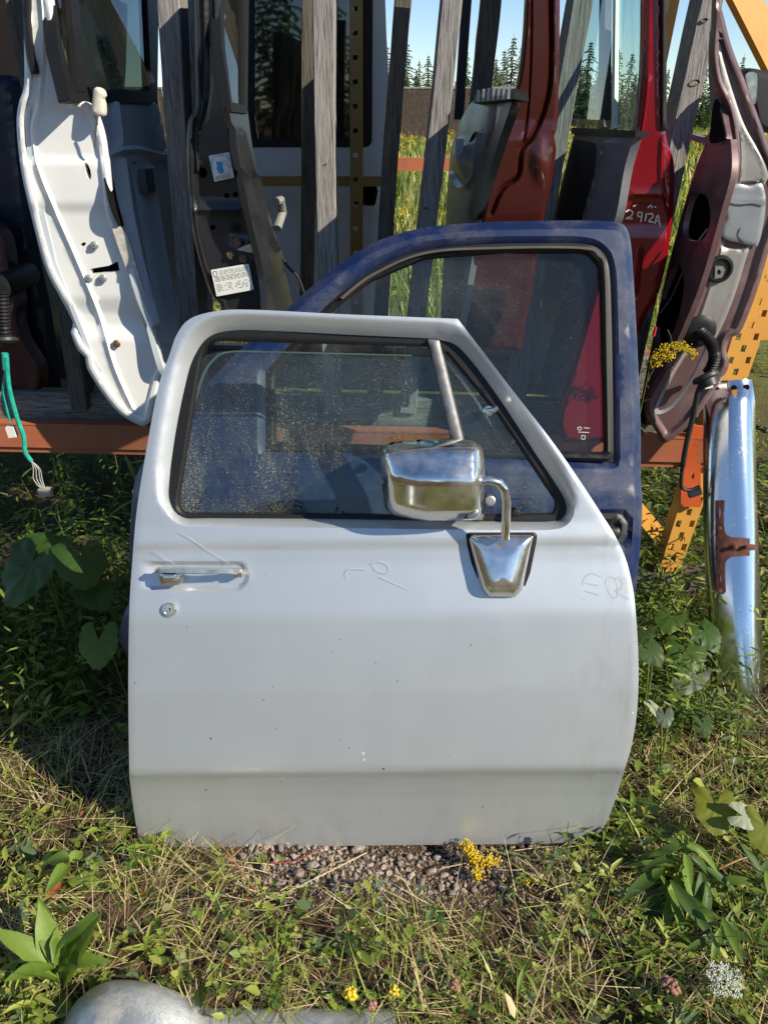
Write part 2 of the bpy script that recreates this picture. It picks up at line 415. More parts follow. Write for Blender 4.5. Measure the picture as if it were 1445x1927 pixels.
WOODX = timber('base_plank_timber', (.26, .25, .22), (.15, .14, .12), (.03, .03, .025))
def leafm(name, trans=.45, rough=.45):
    t = NT(name); at = t.n('Attribute', attribute_name='Col').outputs[0]
    nz = t.noise(60, 4, .6); c = t.mix(t.ramp(nz, .3, .75, 0, .35), at, t.mix(.5, at, (.09, .085, .02)))
    p = t.pbr(col=c, rough=rough, spec=.35); tl = t.n('BsdfTranslucent', {0: t.mix(.35, c, (.30, .36, .03))})
    return t.done(t.n('MixShader', {0: trans, 1: p, 2: tl}))
LEAF = leafm('leaf_green', .38); STRAW = leafm('dry_straw', .15, .7)
def leafc(name, col, col2, trans=.35):
    t = NT(name); rnd = t.n('ObjectInfo').outputs['Random']; nz = t.noise(35, 5, .6)
    c = t.mix(rnd, col, col2); c = t.mix(t.ramp(nz, .35, .75, 0, .5), c, [x * .6 for x in col])
    p = t.pbr(col=c, rough=.42, spec=.4, nor=t.bump(t.noise(140, 4), .25, .002)); tl = t.n('BsdfTranslucent', {0: t.mix(.4, c, (.33, .40, .04))})
    return t.done(t.n('MixShader', {0: trans, 1: p, 2: tl}))
LG1 = leafc('fresh_leaf', (.14, .23, .032), (.22, .31, .055)); LG2 = leafc('deep_leaf', (.055, .115, .022), (.085, .15, .03))
LG3 = leafc('grey_leaf', (.085, .14, .045), (.12, .18, .06)); LGP = leafc('pale_dry_leaf', (.34, .37, .26), (.26, .30, .19), .2)
LRED = leafc('red_leaf', (.42, .04, .03), (.50, .17, .04)); LYEL = leafc('yellow_green_leaf', (.26, .26, .03), (.20, .24, .03))
STEM = leafc('green_stem', (.13, .18, .04), (.17, .2, .05), .1); STEMR = leafc('red_brown_stem', (.22, .09, .04), (.28, .13, .05), .05)
STEMD = leafc('dry_stem', (.40, .30, .16), (.46, .36, .2), .05)
FLOWY = leafc('goldenrod_yellow', (.72, .50, .02), (.80, .60, .03), .2); FLOWW = leafc('white_blossom', (.78, .80, .70), (.72, .74, .62), .25)
FLOWP = leafc('faded_pink_blossom', (.38, .18, .13), (.30, .15, .12), .15)
STONES = [plain('stone_grey', (.27, .235, .215), .9, 0, .45, 2, .5), plain('stone_pink', (.29, .215, .175), .9, 0, .4, 2, .5), plain('stone_dark', (.17, .135, .12), .9, 0, .45, 2, .5)]
t = NT('soil'); a = t.noise(14, 8, .7); b = t.noise(90, 6, .75); dist_far = t.n('SeparateXYZ', {0: t.co()}).outputs[1]
c = t.mix(t.ramp(a, .35, .65), (.055, .035, .021), (.12, .080, .048)); c = t.mix(t.ramp(b, .5, .7, 0, .6), c, (.18, .135, .085))
c = t.mix(t.ramp(dist_far, 3.2, 5), c, t.mix(t.ramp(t.noise(.6, 6), .35, .65), (.10, .13, .03), (.20, .20, .06)))
SOIL = t.done(t.pbr(col=c, rough=.95, nor=t.bump(t.math('ADD', a, t.math('MULTIPLY', b, .5)), 1, .02), spec=.1))
BARK = plain('bark', (.10, .08, .065), .9, 0, .4, 12, .5)
FENCEM = plain('dark_fence_board', (.055, .037, .028), .85, 0, .4, 6)

# ------------------------------------------------------------------ ground
def ground():
    n = 90; xs = np.concatenate([-np.geomspace(400, 2.5, 14), np.linspace(-2.4, 2.4, 97), np.geomspace(2.5, 400, 14)])
    ys = np.concatenate([-np.geomspace(400, .6, 14), np.linspace(-.5, 4, 91), np.geomspace(4.1, 400, 16)])
    X, Y = np.meshgrid(xs, ys); Z = .012 * np.sin(X * 5.1 + 1) * np.sin(Y * 4.3) + .008 * np.sin(X * 13 + Y * 9) - .006
    near = (np.abs(X) < 2.5) & (Y > -.6) & (Y < 4.05); Z = np.where(near, Z, -.006)
    V = np.stack([X.ravel(), Y.ravel(), Z.ravel()], 1); w = len(xs); h = len(ys)
    Fc = [(j * w + i, j * w + i + 1, (j + 1) * w + i + 1, (j + 1) * w + i) for j in range(h - 1) for i in range(w - 1)]
    return tag(mk('ground', V, Fc, SOIL, org=(0, 0, 0)), kind='structure')
GR = ground()
def gz(x, y): return .012 * math.sin(x * 5.1 + 1) * math.sin(y * 4.3) + .008 * math.sin(x * 13 + y * 9) - .006

# ------------------------------------------------------------------ storage rack
rack = thing('storage_rack', (0, 2.2, 0), 'timber and steel rack with grey upright boards holding the stored vehicle doors', 'rack')
A0, A1 = Vector((-2.3, 2.29, 0)), Vector((1.02, 2.10, 0)); bd = (A1 - A0).normalized(); bn = Vector((bd.y, -bd.x, 0)); up = Vector((0, 0, 1))
L = (A1 - A0).length; mid = (A0 + A1) / 2
m = MB().box(mid - bn * .02 + up * .545, (bd, bn, up), (L, .04, .075)).box(mid - bn * .024 + up * .497, (bd, bn, up), (L, .03, .02)).box(mid - bn * .018 + up * .5855, (bd, bn, up), (L, .04, .006))
m.out('beam', ORANGE, rack, smooth=False)
m = MB().box(mid - bn * .95 + up * .53, (bd, bn, up), (L, .04, .10)); m.out('beam', ORANGE, rack, smooth=False)
def board(name, a, b, wid, dep, mat, parent, yaw=0, seg=22, seed=0):
    """rough-sawn board: slightly wavy, worn corners"""
    rd = random.Random(seed); a, b = Vector(a), Vector(b); t_ = (b - a).normalized()
    x = Vector((math.cos(yaw), math.sin(yaw), 0)); x = (x - t_ * x.dot(t_)).normalized(); y = t_.cross(x)
    V = []; prof = [(-1, -.9), (-.9, -1), (.9, -1), (1, -.9), (1, .9), (.9, 1), (-.9, 1), (-1, .9)]
    ph = rd.random() * 6
    for i in range(seg + 1):
        s = i / seg; c = a + (b - a) * s + x * .004 * math.sin(s * 5 + ph) + y * .004 * math.cos(s * 4 + ph)
        tw = .02 * math.sin(s * 3 + ph)
        for px_, py_ in prof:
            q = (px_ * (1 + tw * .5) * wid / 2 + rd.uniform(-.0008, .0008), py_ * dep / 2 + rd.uniform(-.0008, .0008)); V.append(c + x * q[0] + y * q[1])
    Fc = [(i * 8 + k, i * 8 + (k + 1) % 8, (i + 1) * 8 + (k + 1) % 8, (i + 1) * 8 + k) for i in range(seg) for k in range(8)] + [tuple(range(7, -1, -1)), tuple(seg * 8 + k for k in range(8))]
    return mk(name, V, Fc, mat, parent, angle=30)
# (the shelf level above is out of the picture; its boards shade what stands at the back)
for k in range(9):
    yy = 2.20 + k * .145; MB().box((0, yy, 2.36 + .004 * (k % 3)), ((1, 0, 0), (0, 1, 0), (0, 0, 1)), (4.7, .142 if k not in (2, 6) else .11, .03)).out('deck_board', WOOD, rack, smooth=False)
MB().box((0, 2.17, 2.29), ((1, .0, 0), (0, 1, 0), (0, 0, 1)), (4.7, .04, .09)).out('beam', ORANGE, rack, smooth=False)
for yy in (2.17, 3.42): MB().box((2.32, yy, 1.2), ((1, 0, 0), (0, 1, 0), (0, 0, 1)), (.06, .06, 2.4)).out('upright', YELLOW, rack, smooth=False)
MB().box((0, 3.42, 2.29), ((1, .0, 0), (0, 1, 0), (0, 0, 1)), (4.7, .04, .09)).out('beam', ORANGE, rack, smooth=False)
# plank on the beam (its long axis is local, so turn the grain with its own material)
t = NT('plank_grain'); st = t.co((.04, 1, 1)); gr = t.noise(200, 6, .7, st, .5); g2 = t.noise(24, 5, .6, st, 1.5)
c = t.mix(t.ramp(g2, .3, .7), (.28, .27, .23), (.14, .13, .11)); c = t.mix(t.ramp(gr, .55, .35, 0, .85), c, (.03, .028, .024))
PLANKM = t.done(t.pbr(col=c, rough=.85, nor=t.bump(t.math('ADD', gr, g2), .8, .004), spec=.2))
board('base_plank', A0 - bn * .075 + up * .617, A1 - bn * .075 + bd * -.1 + up * .613, .05, .11, PLANKM, rack, yaw=math.pi / 2, seg=40, seed=5)
board('base_plank', A0 - bn * .52 + up * .617, A1 - bn * .52 + up * .613, .05, .14, PLANKM, rack, yaw=math.pi / 2, seg=20, seed=6)
POSTS = [ # x,y of the front face low and high in the picture, distance, width, material
    ((150, 768), (18, -90), 2.22, .052, WOODB), ((362, 742), (314, -90), 2.20, .055, WOOD), ((568, 700), (584, -90), 2.42, .036, WOODB),
    ((622, 775), (608, -90), 2.20, .052, WOOD), ((704, 700), (766, -90), 2.36, .044, WOODB), ((769, 770), (857, -90), 2.20, .050, WOOD),
    ((858, 420), (936, -90), 2.95, .062, WOODB), ((968, 770), (1112, -90), 2.20, .050, WOOD), ((1178, 720), (1362, -90), 2.20, .055, WOOD),
    ((388, 700), (352, -90), 2.85, .05, WOOD)]
for i, (b_, t_, Y, wd, mt) in enumerate(POSTS):
    pl = PY(Y); a, b = pl.hit(*b_), pl.hit(*t_)
    a.z = max(a.z - .04, .63) if Y < 2.3 else .63
    a.y += .045; b.y += .045
    board('divider_post', a, b, wd, .09, mt, rack, seed=i)
    if mt is WOOD and i in (3, 5, 8):
        pass
KNOT = plain('timber_knot', (.085, .07, .06), .8, 0, .5, 160, .8)
for x, y, r in ((1325, 38, 7), (1306, 156, 11), (612, 310, 4), (352, 372, 7), (800, 392, 4)):
    panel('knot', PY(2.198), circ(x, y, r, r * .55, 14, -.3), KNOT, rack, th=.002, sp=5, wf=lambda X, Y, do, dh: .002 * np.cos(do * 1.6))
# slotted steel uprights
def slotted(name, plane, left, right, y0, y1, mat, parent, cols, pitch, sw, sh, depth, groove=None):
    """front web of a pallet-rack upright with its slots, plus side flanges"""
    lx = lambda y: np.interp(y, [y0, y1], left); rx = lambda y: np.interp(y, [y0, y1], right)
    hs = []; y = y0 + 14; k = 0
    while y < y1 - sh:
        for ci, cf in enumerate(cols):
            yy = y + (pitch / 2 if ci % 2 else 0)
            if yy > y1 - sh: continue
            cxx = lx(yy) + (rx(yy) - lx(yy)) * cf
            s = (lx(yy + 20) - lx(yy - 20)) / 40
            hs.append(np.array([(cxx - sw / 2 - s * sh / 2, yy - sh / 2), (cxx + sw / 2 - s * sh / 2, yy - sh / 2), (cxx + sw / 2 + s * sh / 2, yy + sh / 2), (cxx - sw / 2 + s * sh / 2, yy + sh / 2)]))
        y += pitch
    out = rpoly([(left[0], y0), (right[0], y0), (right[1], y1), (left[1], y1)], 14)
    wf = None
    if groove: wf = lambda X, Y, do, dh: -.012 * sm((9 - np.abs(X - (lx(Y) + (rx(Y) - lx(Y)) * groove))) / 4)
    gl_ = [] if not groove else [[(lx(yy) + (rx(yy) - lx(yy)) * groove + dx, yy) for yy in (y0, y1)] for dx in (-9, -5, 5, 9)]
    o = panel(name, plane, out, mat, parent, holes=hs, wf=wf, th=.004, sp=9, lines=gl_)
    a0, a1 = plane.hit(left[0], y0), plane.hit(left[1], y1); b0, b1 = plane.hit(right[0], y0), plane.hit(right[1], y1)
    bk = Vector((0, depth, 0))
    m = MB()
    for p, q, sgn in ((a0, a1, 1), (b0, b1, -1)):
        v = Vector((.003 * sgn, .0045, 0)); w_ = Vector((.003 * sgn, 0, 0))
        m.add([p + v, q + v, q + v + bk, p + v + bk, p + v + w_, q + v + w_, q + v + bk + w_, p + v + bk + w_],
              [(0, 1, 2, 3), (7, 6, 5, 4), (0, 4, 5, 1), (3, 2, 6, 7), (0, 3, 7, 4), (1, 5, 6, 2)])
    m.out('upright_flange', mat, o, smooth=False)
    return o
slotted('upright', PY(2.13), (1451, 1229), (1515, 1267), 400, 1108, YELLOW, rack, (.20, .50, .80), 44, 9, 13, .06)
slotted('upright', PY(2.62), (1440, 1405), (1500, 1470), 300, 640, YELLOW, rack, (.3, .7), 34, 8, 11, .06)
slotted('upright', PY(3.10), (657, 660), (683, 683), -90, 640, TAN, rack, (.42,), 46, 9, 9, .05)
m = MB(); q = PY(3.16); m.box((q.hit(480, 341) + q.hit(668, 341)) / 2, ((1, 0, 0), (0, 1, 0), (0, 0, 1)), (.62, .03, .034)); m.out('cross_tie', TAN, rack, smooth=False)
def bar(name, a, b, wid, dep, mat, parent, nrm=Vector((0, -1, 0))):
    a, b = Vector(a), Vector(b); t_ = (b - a).normalized(); n_ = (nrm - t_ * nrm.dot(t_)).normalized(); x = t_.cross(n_)
    return MB().box((a + b) / 2, (x, n_, t_), (wid, dep, (b - a).length)).out(name, mat, parent, smooth=False)
q = PY(2.55); bar('brace', q.hit(1356, -90), q.hit(1500, 200), .075, .03, YELLOW, rack, Vector((.25, -1, 0)))
q = PY(2.75); bar('brace', q.hit(1278, -60), q.hit(1195, 350), .03, .03, YELLOW, rack)
q = PY(2.30); bar('brace', q.hit(1170, 925), q.hit(1262, 1035), .05, .03, YELLOW, rack, Vector((-.2, -1, .5)))
# orange beam connector on the upright
q = PY(2.105)
o = panel('beam_connector', q, rpoly([(1297, 800, 4), (1340, 806, 4), (1318, 862), (1318, 955, 4), (1280, 953, 4), (1282, 880)], 8), ORANGE2, rack, th=.012, sp=10,
          holes=[circ(1309, 862, 3, 7, 8), circ(1303, 895, 3, 7, 8), circ(1296, 930, 3, 7, 8)])
board('foot_block', (.80, 2.16, .035), (1.12, 2.16, .035), .07, .14, WOODB, rack, yaw=math.pi / 2, seg=6, seed=9)

# ------------------------------------------------------------------ silver pickup door in front
KW = .33; WD = PY(1.084, KW)
sd = thing('pickup_door', tuple(WD.hit(700, 1590)), 'silver pickup truck door with chrome mirror leaning at the front of the yard', 'vehicle door', 'vehicle doors in the yard')
D_OUT = curve([(318, 672), (333, 630), (358, 600), (410, 585), (480, 583), (640, 591), (760, 596), (861, 600, 1), (905, 657), (960, 729), (1050, 846), (1130, 965), (1170, 1034), (1189, 1100), (1197, 1170), (1201, 1260), (1198, 1340),
               (1188, 1402), (1174, 1452, 1), (1152, 1520), (1133, 1560), (1100, 1579), (1040, 1587), (900, 1589), (700, 1591), (480, 1595), (265, 1598, 1), (253, 1530), (244, 1462, 1), (242, 1300), (244, 1150), (250, 1050), (258, 960), (272, 870), (288, 780), (302, 715)], 8)
D_HOLE = curve([(352, 720), (366, 674), (392, 636), (436, 622), (520, 623), (660, 630), (790, 636), (830, 640), (868, 658), (931, 738), (1005, 850), (1048, 916), (1064, 948), (1060, 972), (1036, 981), (960, 982), (800, 980), (600, 977), (400, 975), (344, 972), (322, 945), (322, 900), (334, 810)], 8)
def sdf_rr(x, y, x0, y0, x1, y1, r):
    qx = np.abs(x - (x0 + x1) / 2) - (x1 - x0) / 2 + r; qy = np.abs(y - (y0 + y1) / 2) - (y1 - y0) / 2 + r
    return np.hypot(np.maximum(qx, 0), np.maximum(qy, 0)) + np.minimum(np.maximum(qx, qy), 0) - r
def w_silver(x, y, do, dh):
    yy = y + (x - 722) * .0107
    w = np.interp(yy, [560, 985, 1012, 1020, 1032, 1060, 1152, 1166, 1300, 1446, 1455, 1459, 1476, 1502, 1600], [0, 0, .0028, .003, .001, .002, .012, .0125, .0105, .003, -.001, -.009, -.021, -.034, -.070])
    w -= .010 * ((x - 722) / 480) ** 2
    w -= .0012 * sm(1 - do / 9)
    bw = np.interp(y, [880, 965], [34, 17]); w -= .026 * (1 - np.clip(dh / bw, 0, 1)) ** 1.5
    w -= .008 * sm((2 - sdf_rr(x, y, 200, 1058, 468, 1109, 24)) / 7) * sm((x - 262) / 40)
    return w
crease = lambda y: [(200, y - (200 - 722) * .0107), (1240, y - (1240 - 722) * .0107)]
panel('door_skin', WD, D_OUT, SILVER, sd, holes=[D_HOLE], wf=w_silver, th=.05, sp=8.5, lines=[crease(1012), crease(1032), crease(1158), crease(1455), crease(1459), crease(1476), crease(1502), *[[(262, 1058 + d), *[(444 - d * .3 + (24 - d) * math.cos(a), 1082 + math.copysign(0, 1) + (2 - d) * 0 + (24 - d) * math.sin(a)) for a in np.linspace(-1.57, 1.57, 9)], (262, 1108 - d)] for d in (-2, 5)]], angle=27, rings=(4.5, 9), hrings=(8, 16, 25, 34))
H1 = rpoly([(384, 640, 40), (806, 652, 6), (902, 972, 4), (331, 967, 26)], 9)
H2 = rpoly([(832, 655, 5), (939, 784), (1047, 946, 16), (1044, 967, 8), (910, 970, 4)], 9)
from_hole = np.array(D_HOLE); cen = from_hole.mean(0)
SEALO = cen + (from_hole - cen) * 1.012
panel('window_seal', WD.off(-.030), SEALO, RUBBER, sd, holes=[H1, H2], wf=lambda x, y, do, dh: -.004 * sm(1 - dh / 5), th=.018, sp=9)
panel('window_glass', WD.off(-.048), rpoly([(372, 660, 60), (815, 668, 4), (915, 990), (318, 990, 20)], 14), G_FRONT, sd, th=.004, sp=40)
panel('glass_edge', WD.off(-.0475), np.vstack([curve([(336, 880), (352, 800), (378, 712), (400, 676), (430, 661), (520, 661), (820, 669)], 8, False), curve([(820, 671.5), (520, 664), (432, 664), (403, 679), (382, 714), (356, 802), (339, 881)], 8, False)]), plain('glass_edge_green', (.05, .085, .08), .5, spec=.2), sd, th=.004, sp=20)
panel('vent_glass', WD.off(-.042), rpoly([(826, 645), (940, 775), (1055, 940), (1050, 975), (905, 976)], 14), G_VENT, sd, th=.004, sp=40)
panel('divider_bar', WD.off(-.018), rpoly([(805, 638, 2), (826, 640, 2), (908, 979), (885, 979)], 10), plain('worn_grey_bar', (.16, .16, .165), .5, .4, .3, 40), sd, th=.02, sp=7, wf=lambda x, y, do, dh: -.004 * sm(1 - do / 6))
pl = WD.off(-.03)
m = MB().rev(pl.hit(917, 773), pl.n, [(.009, 0), (.010, .008), (.006, .011), (.002, .011)], 14).tube([pl.off(.012).hit(917, 773), pl.off(.018).hit(930, 771), pl.off(.02).hit(937, 767)], [.005, .006, .004])
m.out('vent_latch', CHROME, sd)
# wing mirror
HM = WD.off(.13)
def w_head(x, y, do, dh):
    w = -.034 * (1 - np.clip(do / 24, 0, 1)) ** 2.2
    w += np.interp(y - (x - 812) * .02, [828, 898, 910, 980], [-.030, 0, 0, -.046]) - .014 * ((x - 830) / 100) ** 2
    return w - .018 * sm((790 - x) / 80) * sm((y - 860) / 60)
mir = panel('wing_mirror', HM, rpoly([(712, 838, 34), (820, 829, 80), (908, 832, 26), (912, 880, 30), (909, 979, 26), (800, 981, 60), (724, 967, 34)], 6), CHROME, sd, wf=w_head, th=.055, sp=6, angle=75, rings=(2, 5, 9, 14, 19, 24))
pts = [(903, 905, .095), (920, 903, .095), (938, 908, .092), (949, 922, .086), (953, 945, .078), (952, 975, .066), (950, 1012, .045)]
MB().tube([WD.off(d).hit(x, y) for x, y, d in pts], .0085, 12).out('mirror_arm', CHROME, mir)
BRK = rpoly([(873, 1002, 10), (1011, 1002, 10), (1009, 1020), (991, 1110, 30), (975, 1131, 12), (915, 1131, 12), (899, 1112, 30)], 6)
panel('mirror_gasket', WD.off(.004), BRK, RUBBER, mir, th=.012, sp=8, wf=lambda x, y, do, dh: -.003 * sm(1 - do / 5))
BRK2 = rpoly([(880, 1008, 10), (1004, 1008, 10), (1001, 1022), (984, 1108, 28), (970, 1124, 12), (919, 1124, 12), (905, 1108, 28)], 5)
panel('mirror_bracket', WD.off(.010), BRK2, CHROME, mir, th=.006, sp=5, angle=80,
      wf=lambda x, y, do, dh: .034 * np.sqrt(np.clip(1 - (1 - np.clip(do / 44, 0, 1)) ** 2, 0, 1)) * np.interp(y, [1000, 1020, 1110, 1128], [.5, .6, 1.05, .9]))
pl = WD.off(-.035); disc('mirror_bolt', pl, 920, 940, .011, .02, STEEL, mir); disc('mirror_bolt', pl, 966, 962, .009, .03, RUBBER, mir)
# handle and lock
HP = WD.off(.0)
hd = MB()
def loft(secs):
    m_ = MB(); n_ = len(secs[0]); V = [p for s_ in secs for p in s_]
    m_.add(V, [(i * n_ + k, i * n_ + (k + 1) % n_, (i + 1) * n_ + (k + 1) % n_, (i + 1) * n_ + k) for i in range(len(secs) - 1) for k in range(n_)] + [tuple(range(n_ - 1, -1, -1)), tuple((len(secs) - 1) * n_ + k for k in range(n_))]); return m_
secs = []
for x, yt, yb, d in [(292, 1071, 1079, .030), (300, 1067, 1080, .036), (345, 1066, 1080, .040), (400, 1069, 1081, .040), (440, 1069, 1081, .036), (452, 1068, 1079, .028), (457, 1069, 1076, .018)]:
    a, b = WD.off(d - .012), WD.off(d)
    secs.append([a.hit(x, yt), b.hit(x, yt + 3), b.hit(x, yb - 2), a.hit(x, yb), WD.off(d - .018).hit(x, yb - 2), WD.off(d - .018).hit(x, yt + 2)])
hnd = loft(secs).out('door_handle', CHROME, sd, angle=25)
panel('handle_base', WD.off(.024), rpoly([(297, 1074, 3), (347, 1074, 3), (341, 1100, 5), (305, 1103, 5)], 5), CHROME, hnd, th=.026, sp=6, wf=lambda x, y, do, dh: -.004 * sm(1 - do / 5))
panel('push_button', WD.off(.032), rpoly([(304, 1081, 3), (332, 1081, 3), (331, 1092, 3), (306, 1092, 3)], 4), CHROME, hnd, th=.01, sp=5, wf=lambda x, y, do, dh: -.002 * sm(1 - do / 4))
MB().box(WD.off(.008).hit(450, 1078), ((1, 0, 0), tuple(WD.n), (0, 0, 1)), (.016, .03, .012)).out('handle_foot', CHROME, hnd)
pl = WD.off(.006)
lock = MB().rev(pl.hit(320, 1147), WD.n, [(.0145, 0), (.0145, .003), (.0125, .0055), (.0105, .0055), (.010, .004), (.003, .004)], 24).out('lock_cylinder', CHROME, sd)
MB().box(pl.off(.0045).hit(320, 1147), ((1, 0, 0), tuple(WD.n), (0, 0, 1)), (.002, .0014, .006)).out('key_slot', HOLE, lock)
# pencilled marks and scuffs
SK = WD.off(.0)
ribbon('scratched_mark', WD.off(-.0015), [[(1097, 1102), (1104, 1086), (1118, 1078), (1140, 1085)], [(1104, 1097), (1128, 1102)], [(1100, 1112), (1126, 1120)],
       [(1148, 1086), (1144, 1100), (1150, 1120), (1160, 1125), (1166, 1105), (1162, 1086), (1150, 1084)], [(1162, 1086), (1178, 1092), (1172, 1108), (1160, 1110), (1184, 1128)]], .0008, SCRATCH, sd, .0045)
ribbon('scuff', WD, [[(655, 1090), (652, 1078), (664, 1070), (690, 1072)], [(700, 1060), (718, 1056), (734, 1064), (732, 1078), (712, 1074), (705, 1062)], [(715, 1085), (770, 1112)]], .0011, SCUFF, sd, .0085)
ribbon('scratch_line', WD, [[(290, 1035), (330, 1062)], [(340, 1000), (400, 1040), (432, 1060)]], .0011, SCUFF, sd, .0022)

for k, (x, y, r, mt) in enumerate([(397, 1390, .0022, HOLE), (640, 1203, .0013, HOLE), (624, 1226, .0012, HOLE), (707, 1248, .0014, HOLE), (748, 1282, .0016, HOLE), (520, 1372, .0014, HOLE), (683, 1418, .005, SCUFF), (685, 1430, .004, SCUFF), (722, 1447, .0025, HOLE), (1190, 1342, .004, SCUFF), (388, 1486, .002, HOLE), (908, 1518, .0018, HOLE), (886, 1214, .0017, HOLE), (640, 1392, .0014, HOLE), (514, 1292, .0016, HOLE), (496, 1318, .0018, HOLE)]):
    rd_ = random.Random(k); panel('paint_chip', WD.off(float(w_silver(np.array([x * 1.]), np.array([y * 1.]), np.array([99.]), np.array([99.]))[0])+.0004), np.array([(x + math.cos(a) * r * 800 * rd_.uniform(.5, 1.2), y + math.sin(a) * r * 800 * rd_.uniform(.5, 1.2)) for a in np.arange(0, 6.28, .7)]), mt, sd, th=.0008, sp=30)
# ------------------------------------------------------------------ blue door behind it
BD = PY(1.30, .36)
bdoor = thing('pickup_door', tuple(BD.hit(720, 1400)), 'dusty dark blue truck door with black handle standing behind the silver door', 'vehicle door', 'vehicle doors in the yard')
B_OUT = curve([(1100, 415), (1150, 417), (1172, 422), (1184, 445), (1190, 500), (1198, 640), (1205, 800), (1205, 905), (1208, 930), (1206, 1000), (1196, 1110), (1175, 1220), (1150, 1330), (1120, 1420), (700, 1440, 1), (300, 1440, 1), (250, 1260), (226, 1205),
               (232, 1160), (246, 1120), (244, 1040), (250, 930), (264, 880), (300, 830), (370, 745), (440, 670), (530, 590), (610, 520), (680, 470), (730, 446), (800, 428), (900, 419), (1000, 416)], 10)
B_HOLE = curve([(500, 845, 1), (500, 700, 1), (560, 632), (620, 570), (680, 522), (740, 488), (800, 470), (900, 462), (1020, 460), (1090, 461), (1126, 472), (1142, 505), (1147, 600), (1150, 760), (1151, 868, 1), (900, 860)], 9)
def w_blue(x, y, do, dh):
    w = -.016 * sm(1 - do / 16) - .014 * (1 - np.clip(dh / 16, 0, 1)) ** 1.5 - .02 * ((x - 722) / 480) ** 2
    w += np.interp(y, [400, 870, 930, 1000, 1100, 1440], [-.01, 0, .012, .012, .0, -.02])
    return w - .02 * sm(1 - sdf_rr(x, y, 1085, 966, 1184, 1030, 18) / 4) * .4
panel('door_skin', BD, B_OUT, BLUE, bdoor, holes=[B_HOLE], wf=w_blue, th=.06, sp=11, rings=(5, 10, 16), hrings=(7, 16), angle=27)
I1 = rpoly([(516, 832, 4), (516, 706, 6), (630, 578, 60), (700, 526, 60), (800, 484, 60), (940, 473, 60), (1108, 472, 30), (1133, 500, 50), (1142, 852, 6)], 9)
c_ = np.array(B_HOLE).mean(0)
panel('window_seal', BD.off(-.024), c_ + (np.array(B_HOLE) - c_) * 1.01, RUBBER, bdoor, holes=[I1], th=.03, sp=10, wf=lambda x, y, do, dh: .004 * sm(1 - np.abs(dh - 6) / 6))
panel('seal_lip', BD.off(-.012), np.vstack([curve([(640, 560), (700, 515), (800, 474), (940, 464), (1095, 464), (1128, 478), (1141, 510), (1146, 680), (1148, 850)], 8, False), curve([(1144, 850), (1141, 680), (1137, 512), (1125, 482), (1094, 468.5), (940, 468.5), (801, 478), (703, 519), (645, 563)], 8, False)]),
      plain('worn_seal_lip', (.075, .066, .055), .6, spec=.3), bdoor, th=.006, sp=20)
panel('belt_strip', BD.off(-.004), rpoly([(505, 836, 5), (1150, 853, 8), (1148, 868, 8), (505, 850, 5)], 10), RUBBER, bdoor, th=.02, sp=8, wf=lambda x, y, do, dh: -.008 * (1 - np.clip(do / 6, 0, 1)) ** 2)
panel('window_glass', BD.off(-.040), rpoly([(505, 850), (505, 690), (620, 570, 60), (700, 515, 60), (800, 475, 60), (1110, 464, 30), (1140, 500, 40), (1150, 868)], 16), G_BLUE, bdoor, th=.004, sp=60)
ribbon('glass_stamp', BD.off(-.039), [[(1086, 806), (1090, 803), (1094, 806), (1090, 810), (1086, 806)], [(1098, 805), (1110, 806)], [(1088, 813), (1108, 814)], [(1094, 820), (1100, 820), (1100, 826), (1094, 826), (1094, 820)]], .0014, plain('etched_stamp', (.5, .6, .56), .5), bdoor)
hp = BD.off(.012)
bh = panel('handle_bezel', hp, rpoly([(1090, 966, 10), (1166, 966, 14), (1181, 984, 14), (1179, 1006, 14), (1166, 1030, 14), (1090, 1030, 10)], 6), PLASTIC, bdoor, th=.012, sp=8, wf=lambda x, y, do, dh: -.01 * sm((do - 10) / 6) - .004 * sm(1 - do / 4))
panel('handle_paddle', BD.off(.014), rpoly([(1095, 992, 5), (1164, 992, 6), (1170, 1002, 6), (1164, 1012, 6), (1095, 1012, 5)], 5), PLASTIC, bh, th=.018, sp=6, wf=lambda x, y, do, dh: -.006 * (1 - np.clip(do / 7, 0, 1)) ** 2)

# ------------------------------------------------------------------ doors stored on edge in the rack
class groove:
    """pressed ridge or channel along a line"""
    def __init__(s, poly, wpx, dep):
        s.P = curve(poly, 6, False); s.w = wpx; s.d = dep; t = np.gradient(s.P, axis=0); t /= np.linalg.norm(t, axis=1)[:, None]; n_ = np.stack([-t[:, 1], t[:, 0]], 1)
        s.L = [s.P, s.P + n_ * wpx, s.P - n_ * wpx]
    def __call__(s, x, y): return s.d * sm(1 - segdist(np.stack([x, y], 1), s.P, False) / s.w)
def recede(p_top, p_bot, plane, yaw):
    """plane running back into the rack from the line joining two photo positions on a jamb"""
    a, b = plane.hit(*p_top), plane.hit(*p_bot); d = Vector((math.sin(yaw), math.cos(yaw), 0)); return PL(a, (b - a).cross(d))
GRP = 'vehicle doors in the yard'
